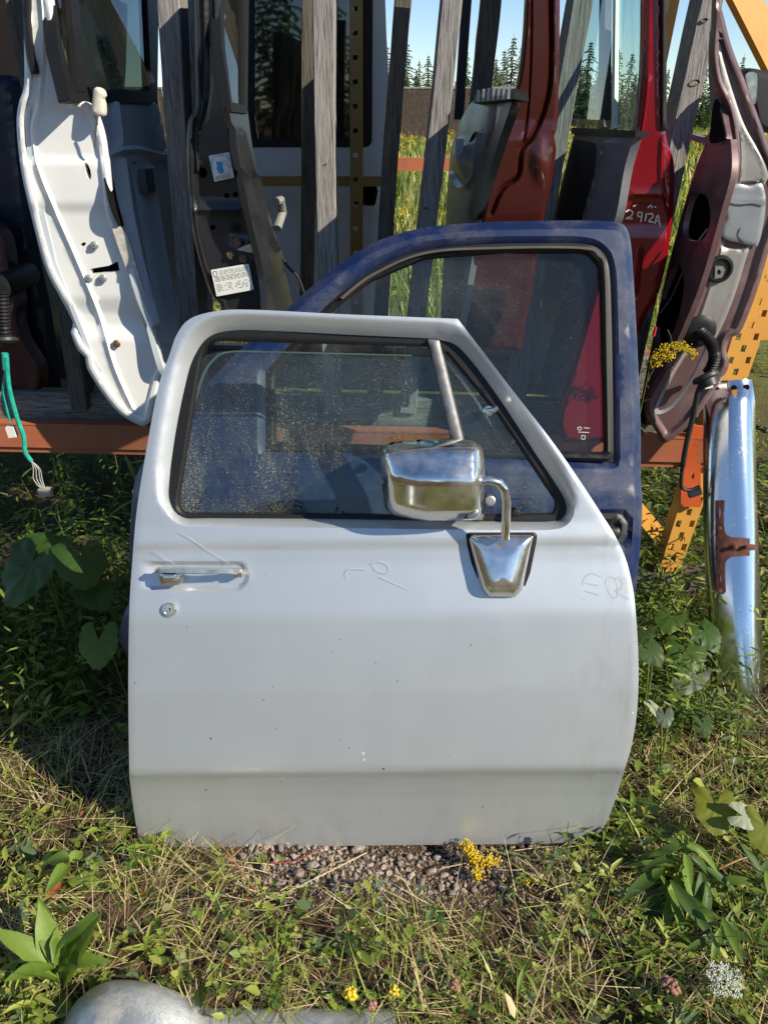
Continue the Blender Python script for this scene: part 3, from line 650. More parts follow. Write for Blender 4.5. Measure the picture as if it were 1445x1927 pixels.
# --- white door, far left
J = PY(2.06)
wdoor = thing('stored_door', tuple(J.hit(270, 800)), 'bright white curved door edge standing in the rack left of the silver door', 'vehicle door', GRP)
OUT = curve([(38, -90, 1), (44, 0), (46, 90), (46, 160), (36, 195), (32, 235), (39, 310), (52, 375), (84, 498), (112, 556), (138, 607), (134, 625), (148, 660), (161, 672), (164, 692), (190, 735), (220, 773), (248, 793), (272, 802), (286, 788), (292, 760), (303, 715), (311, 692),
             (300, 645), (284, 600), (262, 532), (240, 450), (222, 420), (212, 380), (204, 310), (194, 250), (172, 198), (136, 188, 1), (112, 95), (97, 0), (88, -90, 1)], 8)
HL = [circ(157, 460, 6, 3.5, 8, -.5), rpoly([(170, 506), (205, 500), (222, 492), (226, 510), (205, 513), (172, 516)], 6), circ(166, 322, 5, 17, 10, -.25)]
gr1 = groove([(70, -80), (82, 60), (74, 190), (62, 240), (70, 310), (105, 400), (140, 480), (185, 590), (215, 690), (250, 770)], 8, .009)
def w_wj(x, y, do, dh):
    w = -.011 * sm((do - 11) / 5) + gr1(x, y) + np.interp(y, [-90, 190, 215, 296, 306, 382, 400, 560, 590, 612, 640, 800], [0, 0, -.006, -.006, .004, .004, -.004, -.004, -.018, -.018, -.004, .004])
    return w - .008 * ((do < 5) * (1 - do / 5)) + .004 * np.exp(-((x - 95) ** 2 + (y - 225) ** 2) / 60)
jm = panel('door_jamb', J, OUT, WHITE, wdoor, holes=HL, wf=w_wj, th=.02, sp=8, rings=(3, 6, 12, 16), lines=gr1.L)
JF = J.off(-.009)
for x, y in ((178, 462), (167, 524), (194, 524)): bolt('jamb_bolt', JF, x, y, .0105, ZINC, wdoor)
tag(bolt('jamb_bolt', J.off(-.007), 220, 647, .0105, BRONZE, wdoor), 'rusty brown bolt')
panel('cavity_shade', J.off(-.05), OUT, HOLE, wdoor, th=.004, sp=30)  # near-black sheet supplies the shade behind jamb holes, likewise on the other doors
panel('edge_flange', J.off(.004), curve([(212, 425), (238, 440), (262, 520), (286, 600), (312, 690), (306, 700), (280, 640), (250, 540), (225, 470)], 8), plain('grey_sealer', (.50, .47, .42), .7, 0, .3, 60, .3), wdoor, th=.01, sp=9)
panel('rubber_strip', J.off(.012), curve([(40, -90, 1), (56, -90, 1), (56, 40), (62, 100), (72, 138), (60, 140), (48, 90), (42, 0)], 8), RUBBER, wdoor, th=.016, sp=8, wf=lambda x, y, do, dh: -.008 * (1 - np.clip(do / 6, 0, 1)) ** 2)
IP = recede((120, 100), (300, 650), J, R(2))
wr = [groove(a_, b_, c_) for a_, b_, c_ in (([(214, 195), (222, 262), (218, 284)], 7, .016), ([(205, 290), (250, 282), (300, 292), (330, 288)], 9, .014), ([(226, 300), (240, 400), (262, 500), (290, 610)], 9, .018), ([(254, 310), (268, 400), (290, 520), (312, 640)], 8, -.018), ([(280, 315), (292, 400), (312, 520), (330, 640)], 8, .016), ([(286, 196), (300, 250), (306, 280)], 6, .012))]
panel('inner_panel', IP, curve([(136, 186, 1), (296, 188, 1), (318, 300), (335, 480), (345, 640), (340, 720), (311, 700), (284, 610), (258, 530), (236, 446), (214, 390), (196, 280), (168, 205)], 8), WHITE_SHADED, wdoor, sp=8, th=.015,
      wf=lambda x, y, do, dh: sum(q_(x, y) for q_ in wr), lines=sum([q_.L for q_ in wr], []),
      holes=[circ(303, 250, 5, 22, 10, -.2), circ(306, 145 + 60, 3, 8, 8)])
panel('hole_shade_patch', IP.off(.004), curve([(196, 295), (212, 330), (222, 380), (234, 425), (226, 424), (210, 390), (200, 345)], 6), HOLE, wdoor, th=.003, sp=12)  # no opening is cut; a black patch paints the shade of one
panel('window_frame', IP.off(.006), rpoly([(90, -90), (300, -90), (297, 196), (134, 190, 6), (110, 90)], 10), RUBBER, wdoor, holes=[rpoly([(96, -80), (274, -80), (286, 174, 10), (138, 160, 8), (116, 80)], 10)], th=.03, sp=12)
panel('window_glass', IP.off(-.004), rpoly([(96, -88), (285, -88), (292, 182), (136, 170)], 14), G_DARK, wdoor, th=.004, sp=50)
MB().box(IP.off(.02).hit(277, 340), ((.2, 1, 0), (1, 0, 0), (0, 0, 1)), (.05, .02, .06)).out('bracket', GREYP, wdoor, smooth=False)
panel('window_frame_post', IP.off(.008), rpoly([(126, -88), (142, -88), (164, 172), (148, 172)], 14), RUBBER, wdoor, th=.02, sp=14)
pl = J.off(.03)
knob = panel('lock_knob', pl, curve([(178, 166), (188, 165), (196, 172), (198, 180), (194, 186), (197, 195), (196, 218), (174, 214), (174, 190)], 5), plain('yellowed_plastic', (.62, .57, .48), .5, 0, .15, 40), wdoor, th=.016, sp=6, wf=lambda x, y, do, dh: -.006 * (1 - np.clip(do / 7, 0, 1)) ** 2)
MB().tube([pl.hit(185, 216), J.off(.02).hit(181, 240), J.off(.01).hit(178, 278)], .0025).out('lock_rod', STEEL, knob)
BK = Vector((-.08, 1, 0)).normalized()
a, b = J.hit(60, -80), J.hit(60, 380); c2 = J.hit(170, 690)
m = MB(); ln = [J.hit(x, y) + Vector((.012, .012, 0)) for x, y in ((42, -88), (47, 90), (46, 160), (34, 215), (40, 310), (86, 498), (140, 630), (165, 690), (248, 792))]
def skin(ln, d, dep, th=.012):
    V = []; n = len(ln)
    for p in ln: V += [p, p + d * dep, p + d * dep + Vector((th, 0, 0)), p + Vector((th, 0, 0))]
    Fc = [(4 * i + k, 4 * i + (k + 1) % 4, 4 * i + 4 + (k + 1) % 4, 4 * i + 4 + k) for i in range(n - 1) for k in range(4)] + [(3, 2, 1, 0), tuple(4 * n - 4 + k for k in range(4))]
    return MB().add(V, Fc)
skin(ln, BK, .95).out('outer_skin', WHITE_SHADED, wdoor)
# --- black door
J = PY(1.93)
kdoor = thing('stored_door', tuple(J.hit(450, 590)), 'black dusty door edge with two white stickers standing between grey boards', 'vehicle door', GRP)
OUT = curve([(358, -90, 1), (363, 0), (365, 100), (366, 200), (355, 222), (351, 260), (352, 310), (356, 380), (363, 435), (376, 492), (395, 548), (402, 562), (414, 572), (416, 600, 1), (512, 600, 1), (507, 560), (495, 500), (480, 440), (466, 380), (455, 310), (440, 230), (426, 160), (416, 80), (413, 0), (410, -90, 1)], 8)
HL = [circ(382, 325, 8, 10, 14), circ(427, 368, 5, 5, 10), circ(443, 366, 5, 5, 10), circ(401, 428, 5, 5, 10), rpoly([(462, 462), (474, 452), (477, 474)], 6)]
gr2 = groove([(384, -80), (386, 150), (382, 200), (370, 250), (372, 320)], 9, .008)
w_kj = lambda x, y, do, dh: -.010 * sm((do - 9) / 4) + gr2(x, y) + np.interp(y, [-90, 300, 340, 376, 396, 408, 440, 600], [0, 0, -.004, -.006, .006, -.004, -.006, -.006]) - .012 * sm(1 - np.hypot((x - 452) / 26, (y - 440) / 30)) - .01 * sm(1 - do / 5)
panel('door_jamb', J, OUT, BLACKP, kdoor, holes=HL, wf=w_kj, th=.015, sp=8, rings=(3, 6, 9, 14), lines=gr2.L)
panel('cavity_shade', J.off(-.045), OUT, HOLE, kdoor, th=.004, sp=30)
JF = J.off(-.011)
for x, y in ((447, 455), (434, 480), (458, 487)): bolt('jamb_bolt', JF, x, y, .0105, BRONZE, kdoor)
panel('latch_tongue', J.off(-.004), rpoly([(444, 470, 2), (474, 457), (477, 476)], 6), STEEL, kdoor, th=.006, sp=10)
S1 = J.off(.001)
st1 = quadpx('sticker', S1, [(393, 293, 2), (432, 286, 2), (441, 334, 2), (404, 342, 2)], LABELW, kdoor)
ex = Vector((38, -7)).normalized()
def stk(u, v, q): # position inside a sticker quad
    a, b, c, d = [np.array(p, float) for p in q]; return (a * (1 - u) + b * u) * (1 - v) + (d * (1 - u) + c * u) * v
Q1 = [(393, 293), (432, 286), (441, 334), (404, 342)]; Q2 = [(397, 508), (468, 496), (478, 545), (408, 558)]
for i, ch in enumerate('WORLD CLASS TRUCKS'):
    if ch == ' ': continue
    an = math.pi * (1.02 - 1.12 * i / 17); u, v = .5 + .42 * math.cos(an), .44 - .36 * math.sin(an)
    tx, ty = math.sin(an) * 1, math.cos(an) * .8
    p = stk(u, v, Q1); p2 = stk(u + tx * .05, v + ty * .05, Q1)
    text('letter', ch, S1, p[0] - (p2 - p)[0], p[1] - (p2 - p)[1], p2[0], p2[1], .0085, INKB, st1)
panel('globe_print', S1.off(.0006), curve([stk(u, v, Q1) for u, v in ((.24, .52), (.30, .40), (.26, .30), (.42, .27), (.50, .33), (.60, .30), (.58, .40), (.54, .50), (.58, .72), (.44, .77), (.30, .72))], 4), INKB, st1, th=.0004, sp=8)
ribbon('map_print', S1, [[stk(u, v, Q1) for u, v in ((.55, .33), (.66, .28), (.76, .36), (.74, .46), (.84, .52), (.86, .66), (.78, .76), (.58, .76))]], .0007, INKD, st1, .0008)
ribbon('fine_print', S1, [[stk(.12, .825, Q1), stk(.88, .825, Q1)], [stk(.14, .87, Q1), stk(.86, .87, Q1)]], .0011, INKG, st1, .0008)
a, b = stk(.1, .96, Q1), stk(.8, .96, Q1); text('letter', 'Flint, Michigan', S1, a[0], a[1], b[0], b[1], .0062, INKD, st1)
st2 = quadpx('sticker', S1, [(397, 508, 2), (468, 496, 2), (478, 545, 2), (408, 558, 2)], LABELW, kdoor)
rows = []
for k, v in enumerate((.10, .16, .22, .30, .35, .40, .45, .58, .64, .70, .76, .82)):
    u = .22 if k < 3 else .06
    while u < .93:
        l = random.uniform(.05, .16); rows.append([stk(u, v, Q2), stk(min(u + l, .95), v, Q2)]); u += l + random.uniform(.025, .05 if k < 7 else .18)
ribbon('fine_print', S1, rows, .0011, INKG, st2, .0008)
ribbon('box_print', S1, [[(*stk(.05, .08, Q2), 1), (*stk(.14, .08, Q2), 1), (*stk(.14, .26, Q2), 1), (*stk(.05, .26, Q2), 1), (*stk(.05, .08, Q2), 1)]], .001, INKD, st2, .0009)
IP = recede((415, 60), (505, 545), J, R(6))
gr3 = groove([(436, 240), (448, 320), (462, 330), (476, 400), (492, 440), (506, 520)], 5, .012); gr4 = groove([(452, 250), (470, 320), (482, 345), (500, 430), (520, 470)], 5, .014)
panel('inner_panel', IP, curve([(428, 200, 1), (466, 205, 1), (478, 290), (500, 380), (524, 460), (548, 560), (560, 640), (510, 620), (497, 520), (470, 400), (450, 300), (436, 230)], 8), BLACKP, kdoor, sp=7, th=.015, wf=lambda x, y, do, dh: gr3(x, y) + gr4(x, y), lines=gr3.L + gr4.L)
panel('window_frame', IP.off(.006), rpoly([(410, -90), (470, -90), (466, 214), (436, 210), (418, 90)], 10), RUBBER, kdoor, holes=[rpoly([(418, -84), (458, -84), (461, 198), (437, 192), (424, 90)], 10)], th=.02, sp=10)
panel('window_glass', IP.off(-.002), rpoly([(412, -88), (464, -88), (464, 206), (434, 202), (420, 90)], 12), G_DARK, kdoor, th=.004, sp=40)
skin([J.hit(x, y) + Vector((.01, .012, 0)) for x, y in ((362, -88), (366, 190), (353, 240), (356, 380), (377, 492), (405, 565), (416, 598))], Vector((-.06, 1, 0)).normalized(), .95).out('outer_skin', BLACKP, kdoor)
for k, P_ in enumerate(([(520, 380, 2.1), (528, 376, 2.12), (532, 400, 2.15), (522, 430, 2.1)],)):
    MB().tube([PY(Y).hit(x, y) for x, y, Y in P_], .011, 10).out('pull_strap', plain('pale_strap', (.22, .22, .20), .6), kdoor)
for P_ in ([(505, 450), (512, 490), (508, 540), (525, 600)], [(520, 460), (540, 500), (560, 520), (575, 560)], [(498, 440), (520, 455), (530, 480)]):
    MB().tube([PY(2.15).hit(x, y) for x, y in curve([p for p in P_], 8, False)], .004).out('wiring', WIRE, kdoor)
# --- white van door at the back
J = PY(3.32)
vdoor = thing('van_door', tuple(J.hit(600, 600)), 'off-white van door with dark window at the back of the rack', 'vehicle door', GRP)
VO = curve([(470, -90, 1), (722, -90, 1), (727, 60), (731, 160), (727, 280), (716, 430), (700, 620), (690, 700, 1), (470, 700, 1)], 12)
panel('door_skin', J, VO, VANW, vdoor, holes=[rpoly([(462 + 12, -80), (699, -80), (697, 272, 14), (474, 272)], 14), rpoly([(664, 338, 8), (706, 338, 8), (711, 360, 8), (706, 388, 8), (664, 386, 8)], 6)],
      wf=lambda x, y, do, dh: -.012 * sm(1 - do / 14) - .006 * sm(1 - np.abs(y - 492) / 6), th=.05, sp=13)
panel('window_frame', J.off(.004), rpoly([(466, -86), (702, -86), (700, 277, 16), (466, 277)], 14), RUBBER, vdoor, holes=[rpoly([(478, -80), (688, -80), (687, 262, 12), (478, 262)], 14)], th=.02, sp=14)
panel('window_glass', J.off(-.01), rpoly([(466, -88), (698, -88), (696, 272), (466, 272)], 20), glassm('van_glass', (.10, .15, .17), film=.03, refl=2.2), vdoor, th=.004, sp=60)
panel('recess_shade', J.off(-.03), rpoly([(655, 330), (716, 330), (716, 394), (655, 394)], 12), HOLE, vdoor, th=.004, sp=20)  # black sheet gives the handle opening its shade as colour
panel('inner_lining', J.off(-.06), VO, PLASTIC, vdoor, th=.01, sp=40)
# --- brown-red door, right of centre
J = PY(1.98)
brdoor = thing('stored_door', tuple(J.hit(960, 640)), 'glossy brown-red door edge with grey inner panel standing behind the blue door', 'vehicle door', GRP)
OUT = curve([(992, -90, 1), (988, 0), (984, 70), (976, 140), (962, 200), (942, 262), (921, 335), (906, 405), (880, 520), (860, 660, 1), (980, 660, 1), (1005, 520), (1024, 405), (1038, 340), (1046, 280), (1042, 258), (1049, 225), (1052, 100), (1054, -90, 1)], 8)
gr5 = groove([(1034, -80), (1036, 100), (1030, 180), (1006, 250), (982, 280), (974, 330), (945, 355), (925, 400)], 7, -.014)
gr6 = groove([(1000, -80), (998, 120), (988, 250), (975, 280)], 4, -.006)
panel('door_jamb', J, OUT, BROWN, brdoor, wf=lambda x, y, do, dh: gr5(x, y) + gr6(x, y) - .012 * sm(1 - do / 8) + .012 * sm(1 - np.hypot((x - 1015) / 22, (y - 300) / 60)) + np.interp(y, [0, 230, 260, 660], [0, 0, .01, .012]), th=.015, sp=7, rings=(4, 8), lines=gr5.L + gr6.L)
disc('grommet', J.off(-.008), 978, 291, .010, .006, RUBBER, brdoor)
panel('cavity_shade', J.off(-.045), OUT, HOLE, brdoor, th=.004, sp=30)
IP = recede((985, 60), (900, 430), J, R(-3))
gr7 = groove([(930, 190), (922, 260), (905, 330), (885, 400)], 6, -.012); gr8 = groove([(852, 330), (870, 355), (895, 330), (905, 250)], 6, .012)
panel('inner_panel', IP, curve([(966, 182, 1), (900, 186), (878, 205), (862, 240), (848, 290), (838, 420), (830, 640), (860, 645, 1), (902, 412), (922, 330), (944, 256)], 8), GREYP, brdoor, sp=7, th=.015, wf=lambda x, y, do, dh: gr7(x, y) + gr8(x, y) + .02 * sm(1 - np.hypot((x - 872) / 30, (y - 300) / 45)), holes=[circ(890, 258, 4, 12, 10, .5), circ(859, 245, 3, 5, 8)], lines=gr7.L + gr8.L)
MB().box(IP.off(.02).hit(864, 280), ((0, 1, 0), (1, 0, 0), (0, .2, 1)), (.05, .02, .05)).out('pull_cup', BARE, brdoor)
panel('belt_seal', IP.off(.02), rpoly([(894, 176), (968, 166), (968, 186), (890, 194)], 8), RUBBER, brdoor, th=.03, sp=10)
for k in range(7):
    x = 900 + k * 9.5; MB().box(IP.off(.034).hit(x, 180 - k * 1.2), ((0, 1, 0), (1, 0, 0), (0, 0, 1)), (.006, .006, .026)).out('seal_clip', STEEL, brdoor, smooth=False)
panel('hinge_edge', IP.off(.01), curve([(948, 195), (962, 192), (940, 260), (918, 330), (895, 412), (880, 412), (900, 330), (925, 260)], 8), BLACKP, brdoor, th=.02, sp=8)
skin([J.hit(x, y) + Vector((-.01, .012, 0)) for x, y in ((1050, 225), (1045, 290), (1024, 405), (980, 655))], Vector((.05, 1, 0)).normalized(), .95, -.012).out('outer_skin', BROWN, brdoor)
bar('window_post', PY(2.9).hit(884, -90), PY(2.9).hit(862, 225), .03, .03, RUBBER, brdoor)
# --- red door
J = PY(1.98)
rdoor = thing('stored_door', tuple(J.hit(1100, 830)), 'bright red door edge marked with hand-painted 2912A and a clear window', 'vehicle door', GRP)
OUT = curve([(1212, -90, 1), (1208, 0), (1207, 80), (1203, 160), (1193, 235), (1174, 315), (1160, 400), (1128, 510), (1088, 650), (1052, 780), (1056, 832, 1), (1150, 832, 1), (1182, 720), (1207, 612), (1234, 560), (1254, 490), (1265, 400), (1268, 320), (1262, 285), (1252, 255), (1250, 150), (1248, -90, 1)], 8)
gr9 = groove([(1222, -80), (1220, 120), (1208, 240), (1184, 330), (1174, 385)], 4, .006); gr10 = groove([(1246, 255), (1244, 330), (1255, 400)], 4, .005)
gr11 = groove([(1206, 470), (1200, 520), (1196, 556)], 6, -.006)
RJ = lambda x, y, do, dh: gr9(x, y) + gr10(x, y) - .014 * sm(1 - do / 9) + np.interp(y, [-90, 350, 366, 378, 420, 450, 830], [0, .006, .008, -.006, -.006, .0, 0]) + gr11(x, y)
panel('door_jamb', J, OUT, RED, rdoor, wf=RJ, th=.015, sp=7, holes=[circ(1160, 395, 4, 9, 10, .2)], rings=(4, 9), lines=gr9.L + gr10.L + gr11.L)
panel('cavity_shade', J.off(-.045), OUT, HOLE, rdoor, th=.004, sp=30)
panel('weatherstrip', J.off(.012), rpoly([(1243, -90), (1253, -90), (1254, 246), (1242, 246)], 10), RUBBER, rdoor, th=.02, sp=8, wf=lambda x, y, do, dh: -.006 * sm(1 - do / 4))
ribbon('painted_mark', J.off(-.004), [[(1177, 399), (1184, 395), (1190, 400), (1186, 407), (1177, 411), (1190, 411)], [(1207, 401), (1201, 399), (1199, 406), (1206, 407), (1208, 399), (1205, 418)], [(1216, 401), (1213, 416)], [(1219, 403), (1226, 402), (1228, 408), (1220, 416), (1229, 418)],
       [(1231, 421), (1237, 405), (1241, 426)], [(1233, 416), (1240, 416)]], .0035, CRAYON, rdoor, .002)
ribbon('paint_chip', J.off(0), [[(1191, 388), (1197, 386)], [(1218, 391), (1224, 386), (1226, 392)], [(1230, 389), (1234, 390)]], .003, LABELW, rdoor, .002)
IP = recede((1205, 100), (1150, 430), J, R(-4))
panel('trim_panel', IP, curve([(1194, 252, 1), (1082, 246, 1), (1060, 330), (1040, 420), (1020, 560), (1000, 700), (1060, 760, 1), (1100, 610), (1140, 460), (1160, 400), (1175, 315)], 9), TRIM, rdoor, sp=9, th=.02, wf=lambda x, y, do, dh: .03 * sm(1 - np.abs(x - (1148 - (y - 300) * .28)) / 18) * sm((y - 258) / 12))
panel('fabric_insert', IP.off(.008), rpoly([(1074, 262, 8), (1117, 268, 14), (1112, 330), (1096, 412, 12), (1040, 414, 8)], 8), FABRIC, rdoor, th=.012, sp=8, wf=lambda x, y, do, dh: -.006 * sm(1 - do / 8))
panel('window_seal', IP.off(.006), rpoly([(1076, 240), (1196, 246), (1194, 258), (1074, 252)], 8), RUBBER, rdoor, th=.03, sp=8)
panel('window_glass', IP.off(-.004), rpoly([(1122, -88), (1208, -88), (1207, 100), (1194, 248), (1076, 246), (1096, 100)], 16), G_CLEAR, rdoor, th=.004, sp=50)
bar('glass_channel', IP.off(-.05).hit(1140, -90), IP.off(-.05).hit(1136, 244), .03, .02, RUBBER, rdoor, Vector((-1, -.3, 0)))
bar('glass_channel', IP.off(.0).hit(1160, -90), IP.off(.0).hit(1156, 244), .012, .01, plain('pale_channel', (.55, .62, .55), .4), rdoor, Vector((-1, -.3, 0)))
skin([J.hit(x, y) + Vector((-.01, .012, 0)) for x, y in ((1253, 262), (1266, 320), (1263, 400), (1232, 560), (1205, 615), (1150, 828))], Vector((.06, 1, 0)).normalized(), .9, -.012).out('outer_skin', RED, rdoor)
# --- maroon and pewter door, far right
J = PY(1.96)
mdoor = thing('stored_door', tuple(J.hit(1250, 832)), 'maroon door edge with torn silver paint and corrugated rubber boot at the right end', 'vehicle door', GRP)
OUT = curve([(1345, -10), (1358, 20), (1376, 88), (1402, 155), (1428, 225), (1448, 280), (1470, 330), (1476, 380), (1462, 430), (1446, 472), (1426, 540), (1402, 605), (1388, 630), (1372, 636), (1366, 660), (1370, 690), (1342, 738), (1300, 796), (1252, 834), (1238, 818), (1215, 765), (1246, 700), (1280, 630), (1312, 550),
             (1338, 470), (1360, 390), (1378, 320), (1378, 262), (1368, 205), (1346, 155), (1338, 100), (1342, 40)], 8)
PEW = curve([(1350, 70), (1362, 120), (1380, 180), (1402, 240), (1436, 300), (1445, 335), (1436, 350), (1425, 420), (1405, 480), (1380, 560), (1355, 620), (1330, 660), (1300, 720), (1262, 770), (1230, 775), (1258, 710), (1292, 650), (1322, 570), (1348, 485), (1372, 400), (1388, 330), (1388, 262), (1370, 200), (1352, 150)], 8)
panel('door_jamb', J, OUT, MAROON, mdoor, wf=lambda x, y, do, dh: -.010 * sm((do - 10) / 8) - .012 * sm(1 - do / 6), th=.015, sp=8, holes=[circ(1352, 200, 2.5, 10, 8, -.3)], rings=(3, 6, 10, 18))
panel('bare_face', J.off(-.006), PEW, PEWTER, mdoor, wf=lambda x, y, do, dh: -.004 * sm((do - 4) / 6) + np.interp(y, [300, 340, 350, 462, 470, 640, 655], [.006, .006, -.006, -.006, .006, .006, -.004]) * sm(do / 8), th=.004, sp=8)
panel('torn_plate', J.off(.003), curve([(1372, 354), (1390, 346), (1410, 350), (1432, 346), (1440, 380), (1432, 440), (1424, 464, 1), (1362, 450), (1358, 430), (1366, 410), (1360, 390)], 6), BARE, mdoor, th=.006, sp=7, wf=lambda x, y, do, dh: .005 * sm(1 - np.abs(y - 378) / 4) - .003 * sm(1 - do / 5))
for q_ in ([(1376, 378), (1396, 382), (1420, 380), (1440, 384)], [(1400, 425), (1396, 440), (1408, 452), (1424, 456)]): ribbon('torn_edge', J.off(.004), [q_], .005, BARE, mdoor, .004)
MB().rev(J.off(0).hit(1352, 506), J.n, [(.031, 0), (.034, .004), (.032, .008), (.026, .009), (.024, .005), (.006, .005)], 24).out('latch_grommet', RUBBER, mdoor)
panel('latch_striker', J.off(.007), rpoly([(1345, 500, 2), (1360, 501, 2), (1364, 508, 2), (1358, 522, 2), (1344, 525, 2)], 4), STEEL, mdoor, th=.004, sp=6, holes=[circ(1352, 512, 4, 5, 8)])
MB().rev(J.off(-.004).hit(1315, 622), J.n, [(.040, 0), (.042, .005), (.036, .010), (.02, .012), (.005, .012)], 24).out('boot_flange', RUBBER, mdoor)
bp = curve([(1318, 626), (1330, 636), (1340, 652), (1344, 672), (1338, 690), (1330, 702)], 2.2, False); dd = np.interp(np.arange(len(bp)), [0, len(bp) * .5, len(bp)], [.012, .06, .05])
MB().tube([J.off(d).hit(*p) for p, d in zip(bp, dd)], [.0155 if i % 2 else .0115 for i in range(len(bp))], 14).out('corrugated_boot', RUBBER, mdoor)
MB().rev(J.off(.045).hit(1326, 708), Vector((.35, -.5, -.75)), [(.030, -.004), (.034, .0), (.034, .008), (.024, .012), (.022, .03), (.008, .03)], 20).out('boot_plug', PLASTIC, mdoor)
hp_ = curve([(1322, 716), (1312, 740), (1304, 780), (1292, 830), (1285, 870), (1281, 905), (1284, 919), (1300, 922), (1316, 915)], 5, False)
hz = np.interp(np.arange(len(hp_)), [0, len(hp_)], [.05, .06]); hn = MB().tube([J.off(d).hit(*p) for p, d in zip(hp_, hz)], [.0075 if i < len(hp_) * .7 else .0055 for i in range(len(hp_))], 8).out('wiring_harness', WIRE, mdoor)
MB().box(J.off(.06).hit(1306, 926), ((1, 0, .4), (0, 1, 0), (-.4, 0, 1)), (.032, .018, .018)).out('connector', PLASTIC, hn)
MB().box(J.off(.065).hit(1332, 726), ((1, 0, .2), (0, 1, 0), (-.2, 0, 1)), (.02, .012, .01)).out('connector', LABELW, hn)
IP = recede((1362, 200), (1250, 700), J, R(-5))
panel('inner_panel', IP, curve([(1374, 262, 1), (1345, 262), (1318, 290), (1290, 380), (1262, 480), (1235, 600), (1212, 740), (1215, 800, 1), (1246, 705), (1312, 548), (1358, 392), (1376, 320)], 8), MAROON, mdoor, sp=8, th=.015,
      holes=[curve([(1305, 365), (1330, 372), (1335, 420), (1318, 452), (1286, 445), (1290, 400)], 6), curve([(1268, 500), (1285, 520), (1280, 580), (1258, 640), (1236, 650), (1235, 590)], 6)])
panel('cavity_shade', IP.off(-.05), curve([(1374, 262, 1), (1345, 262), (1318, 290), (1262, 480), (1205, 760), (1215, 800, 1), (1246, 705), (1358, 392)], 12), HOLE, mdoor, th=.004, sp=30)
panel('window_frame', IP.off(.004), curve([(1346, 60, 1), (1340, 100), (1346, 170), (1356, 230), (1358, 270), (1310, 268), (1296, 262, 1), (1298, 252), (1330, 256), (1338, 210), (1332, 140), (1334, 60, 1)], 8), MAROON, mdoor, th=.02, sp=8)
panel('cutout_shade_patch', IP.off(.006), curve([(1345, 186), (1360, 235), (1362, 262), (1340, 270), (1334, 258)], 6), HOLE, mdoor, th=.004, sp=12)  # black patch on the panel, the shade of an opening put into colour
wm = PY(2.12)
mm = panel('wing_mirror', wm, curve([(1398, 133), (1408, 128), (1440, 134), (1475, 150), (1485, 220), (1455, 250), (1425, 238), (1414, 200)], 7), PLASTIC, mdoor, th=.08, sp=8, wf=lambda x, y, do, dh: -.02 * (1 - np.clip(do / 12, 0, 1)) ** 2)
panel('mirror_glass', wm.off(.004), curve([(1403, 140), (1422, 138), (1424, 160), (1420, 196), (1411, 180)], 6), CHROME, mm, th=.004, sp=10)
for P_ in ([(1255, 620), (1262, 640), (1255, 655), (1246, 670)], [(1300, 470), (1280, 520), (1262, 560), (1240, 590)], [(1330, 430), (1300, 470), (1282, 500)]):
    MB().tube([PY(1.93).hit(x, y) for x, y in curve(P_, 6, False)], .0025).out('wiring', WIRE, mdoor)
MB().tube([PY(1.92).hit(1233, 615), PY(1.92).hit(1229, 632)], .004).out('wire_terminal', plain('red_terminal', (.45, .02, .03), .4), mdoor)
skin([J.hit(x, y) + Vector((-.01, .012, 0)) for x, y in ((1440, 265), (1472, 340), (1446, 470), (1400, 605), (1368, 680), (1300, 790))], Vector((.1, 1, 0)).normalized(), .5, -.012).out('outer_skin', MAROON, mdoor)

# --- dark doors at the left edge
J = PY(2.42, 0)
ndoor = thing('stored_door', tuple(J.hit(20, 790)), 'dark navy door in shade at the left edge of the rack', 'vehicle door', GRP)
panel('door_skin', J, curve([(-120, 140, 1), (20, 142), (40, 165), (52, 300), (70, 450), (100, 600), (120, 760, 1), (-120, 760, 1)], 12), NAVY, ndoor, th=.05, sp=12, rings=(8, 20), wf=lambda x, y, do, dh: -.02 * sm(1 - do / 20) + .008 * sm(1 - np.abs(x - 20 - (y - 200) * .1) / 8))
panel('door_lining', J.off(-.06), rpoly([(-120, 150), (40, 160), (100, 760), (-120, 760)], 14), HOLE, ndoor, th=.005, sp=40)
J = PY(2.29, 0)
ddoor = thing('stored_door', tuple(J.hit(40, 770)), 'dark red door with black boot and green taped cable at the left edge', 'vehicle door', GRP)
panel('door_jamb', J, curve([(-110, 380, 1), (0, 430), (25, 520), (40, 570), (36, 590), (48, 640), (80, 700), (70, 760), (30, 775), (-110, 775, 1)], 9), DARKRED, ddoor, th=.05, sp=10, wf=lambda x, y, do, dh: -.015 * sm(1 - do / 8) - .01 * sm((do - 14) / 8))
J = PY(2.16)
MB().rev(J.hit(2, 540), J.n, [(.034, -.19), (.035, 0), (.032, .012), (.02, .016), (.005, .016)], 20).out('boot_flange', RUBBER, ddoor)
bp = curve([(4, 548), (6, 580), (8, 612), (10, 632)], 3.2, False)
MB().tube([J.off(.03).hit(*p) for p in bp], [.019 if i % 2 else .014 for i in range(len(bp))], 14).out('corrugated_boot', RUBBER, ddoor)
MB().rev(J.off(.03).hit(10, 640), Vector((.1, -.35, -1)), [(.02, -.01), (.036, -.004), (.036, .004), (.030, .010), (.022, .012), (.01, .02)], 20).out('boot_plug', PLASTIC, ddoor)
CP = PY(1.99)
cab = MB().tube([CP.hit(*p) for p in curve([(12, 672), (12, 700), (8, 735), (15, 770), (20, 792)], 5, False)], .0055, 8).tube([CP.off(.008).hit(*p) for p in curve([(13, 672), (18, 730), (34, 790), (45, 820), (48, 850), (60, 868)], 5, False)], .0065, 8).tube([CP.off(.004).hit(*p) for p in [(10, 665), (12, 695)]], .009, 10).out('taped_cable', TEAL, ddoor)
m = MB()
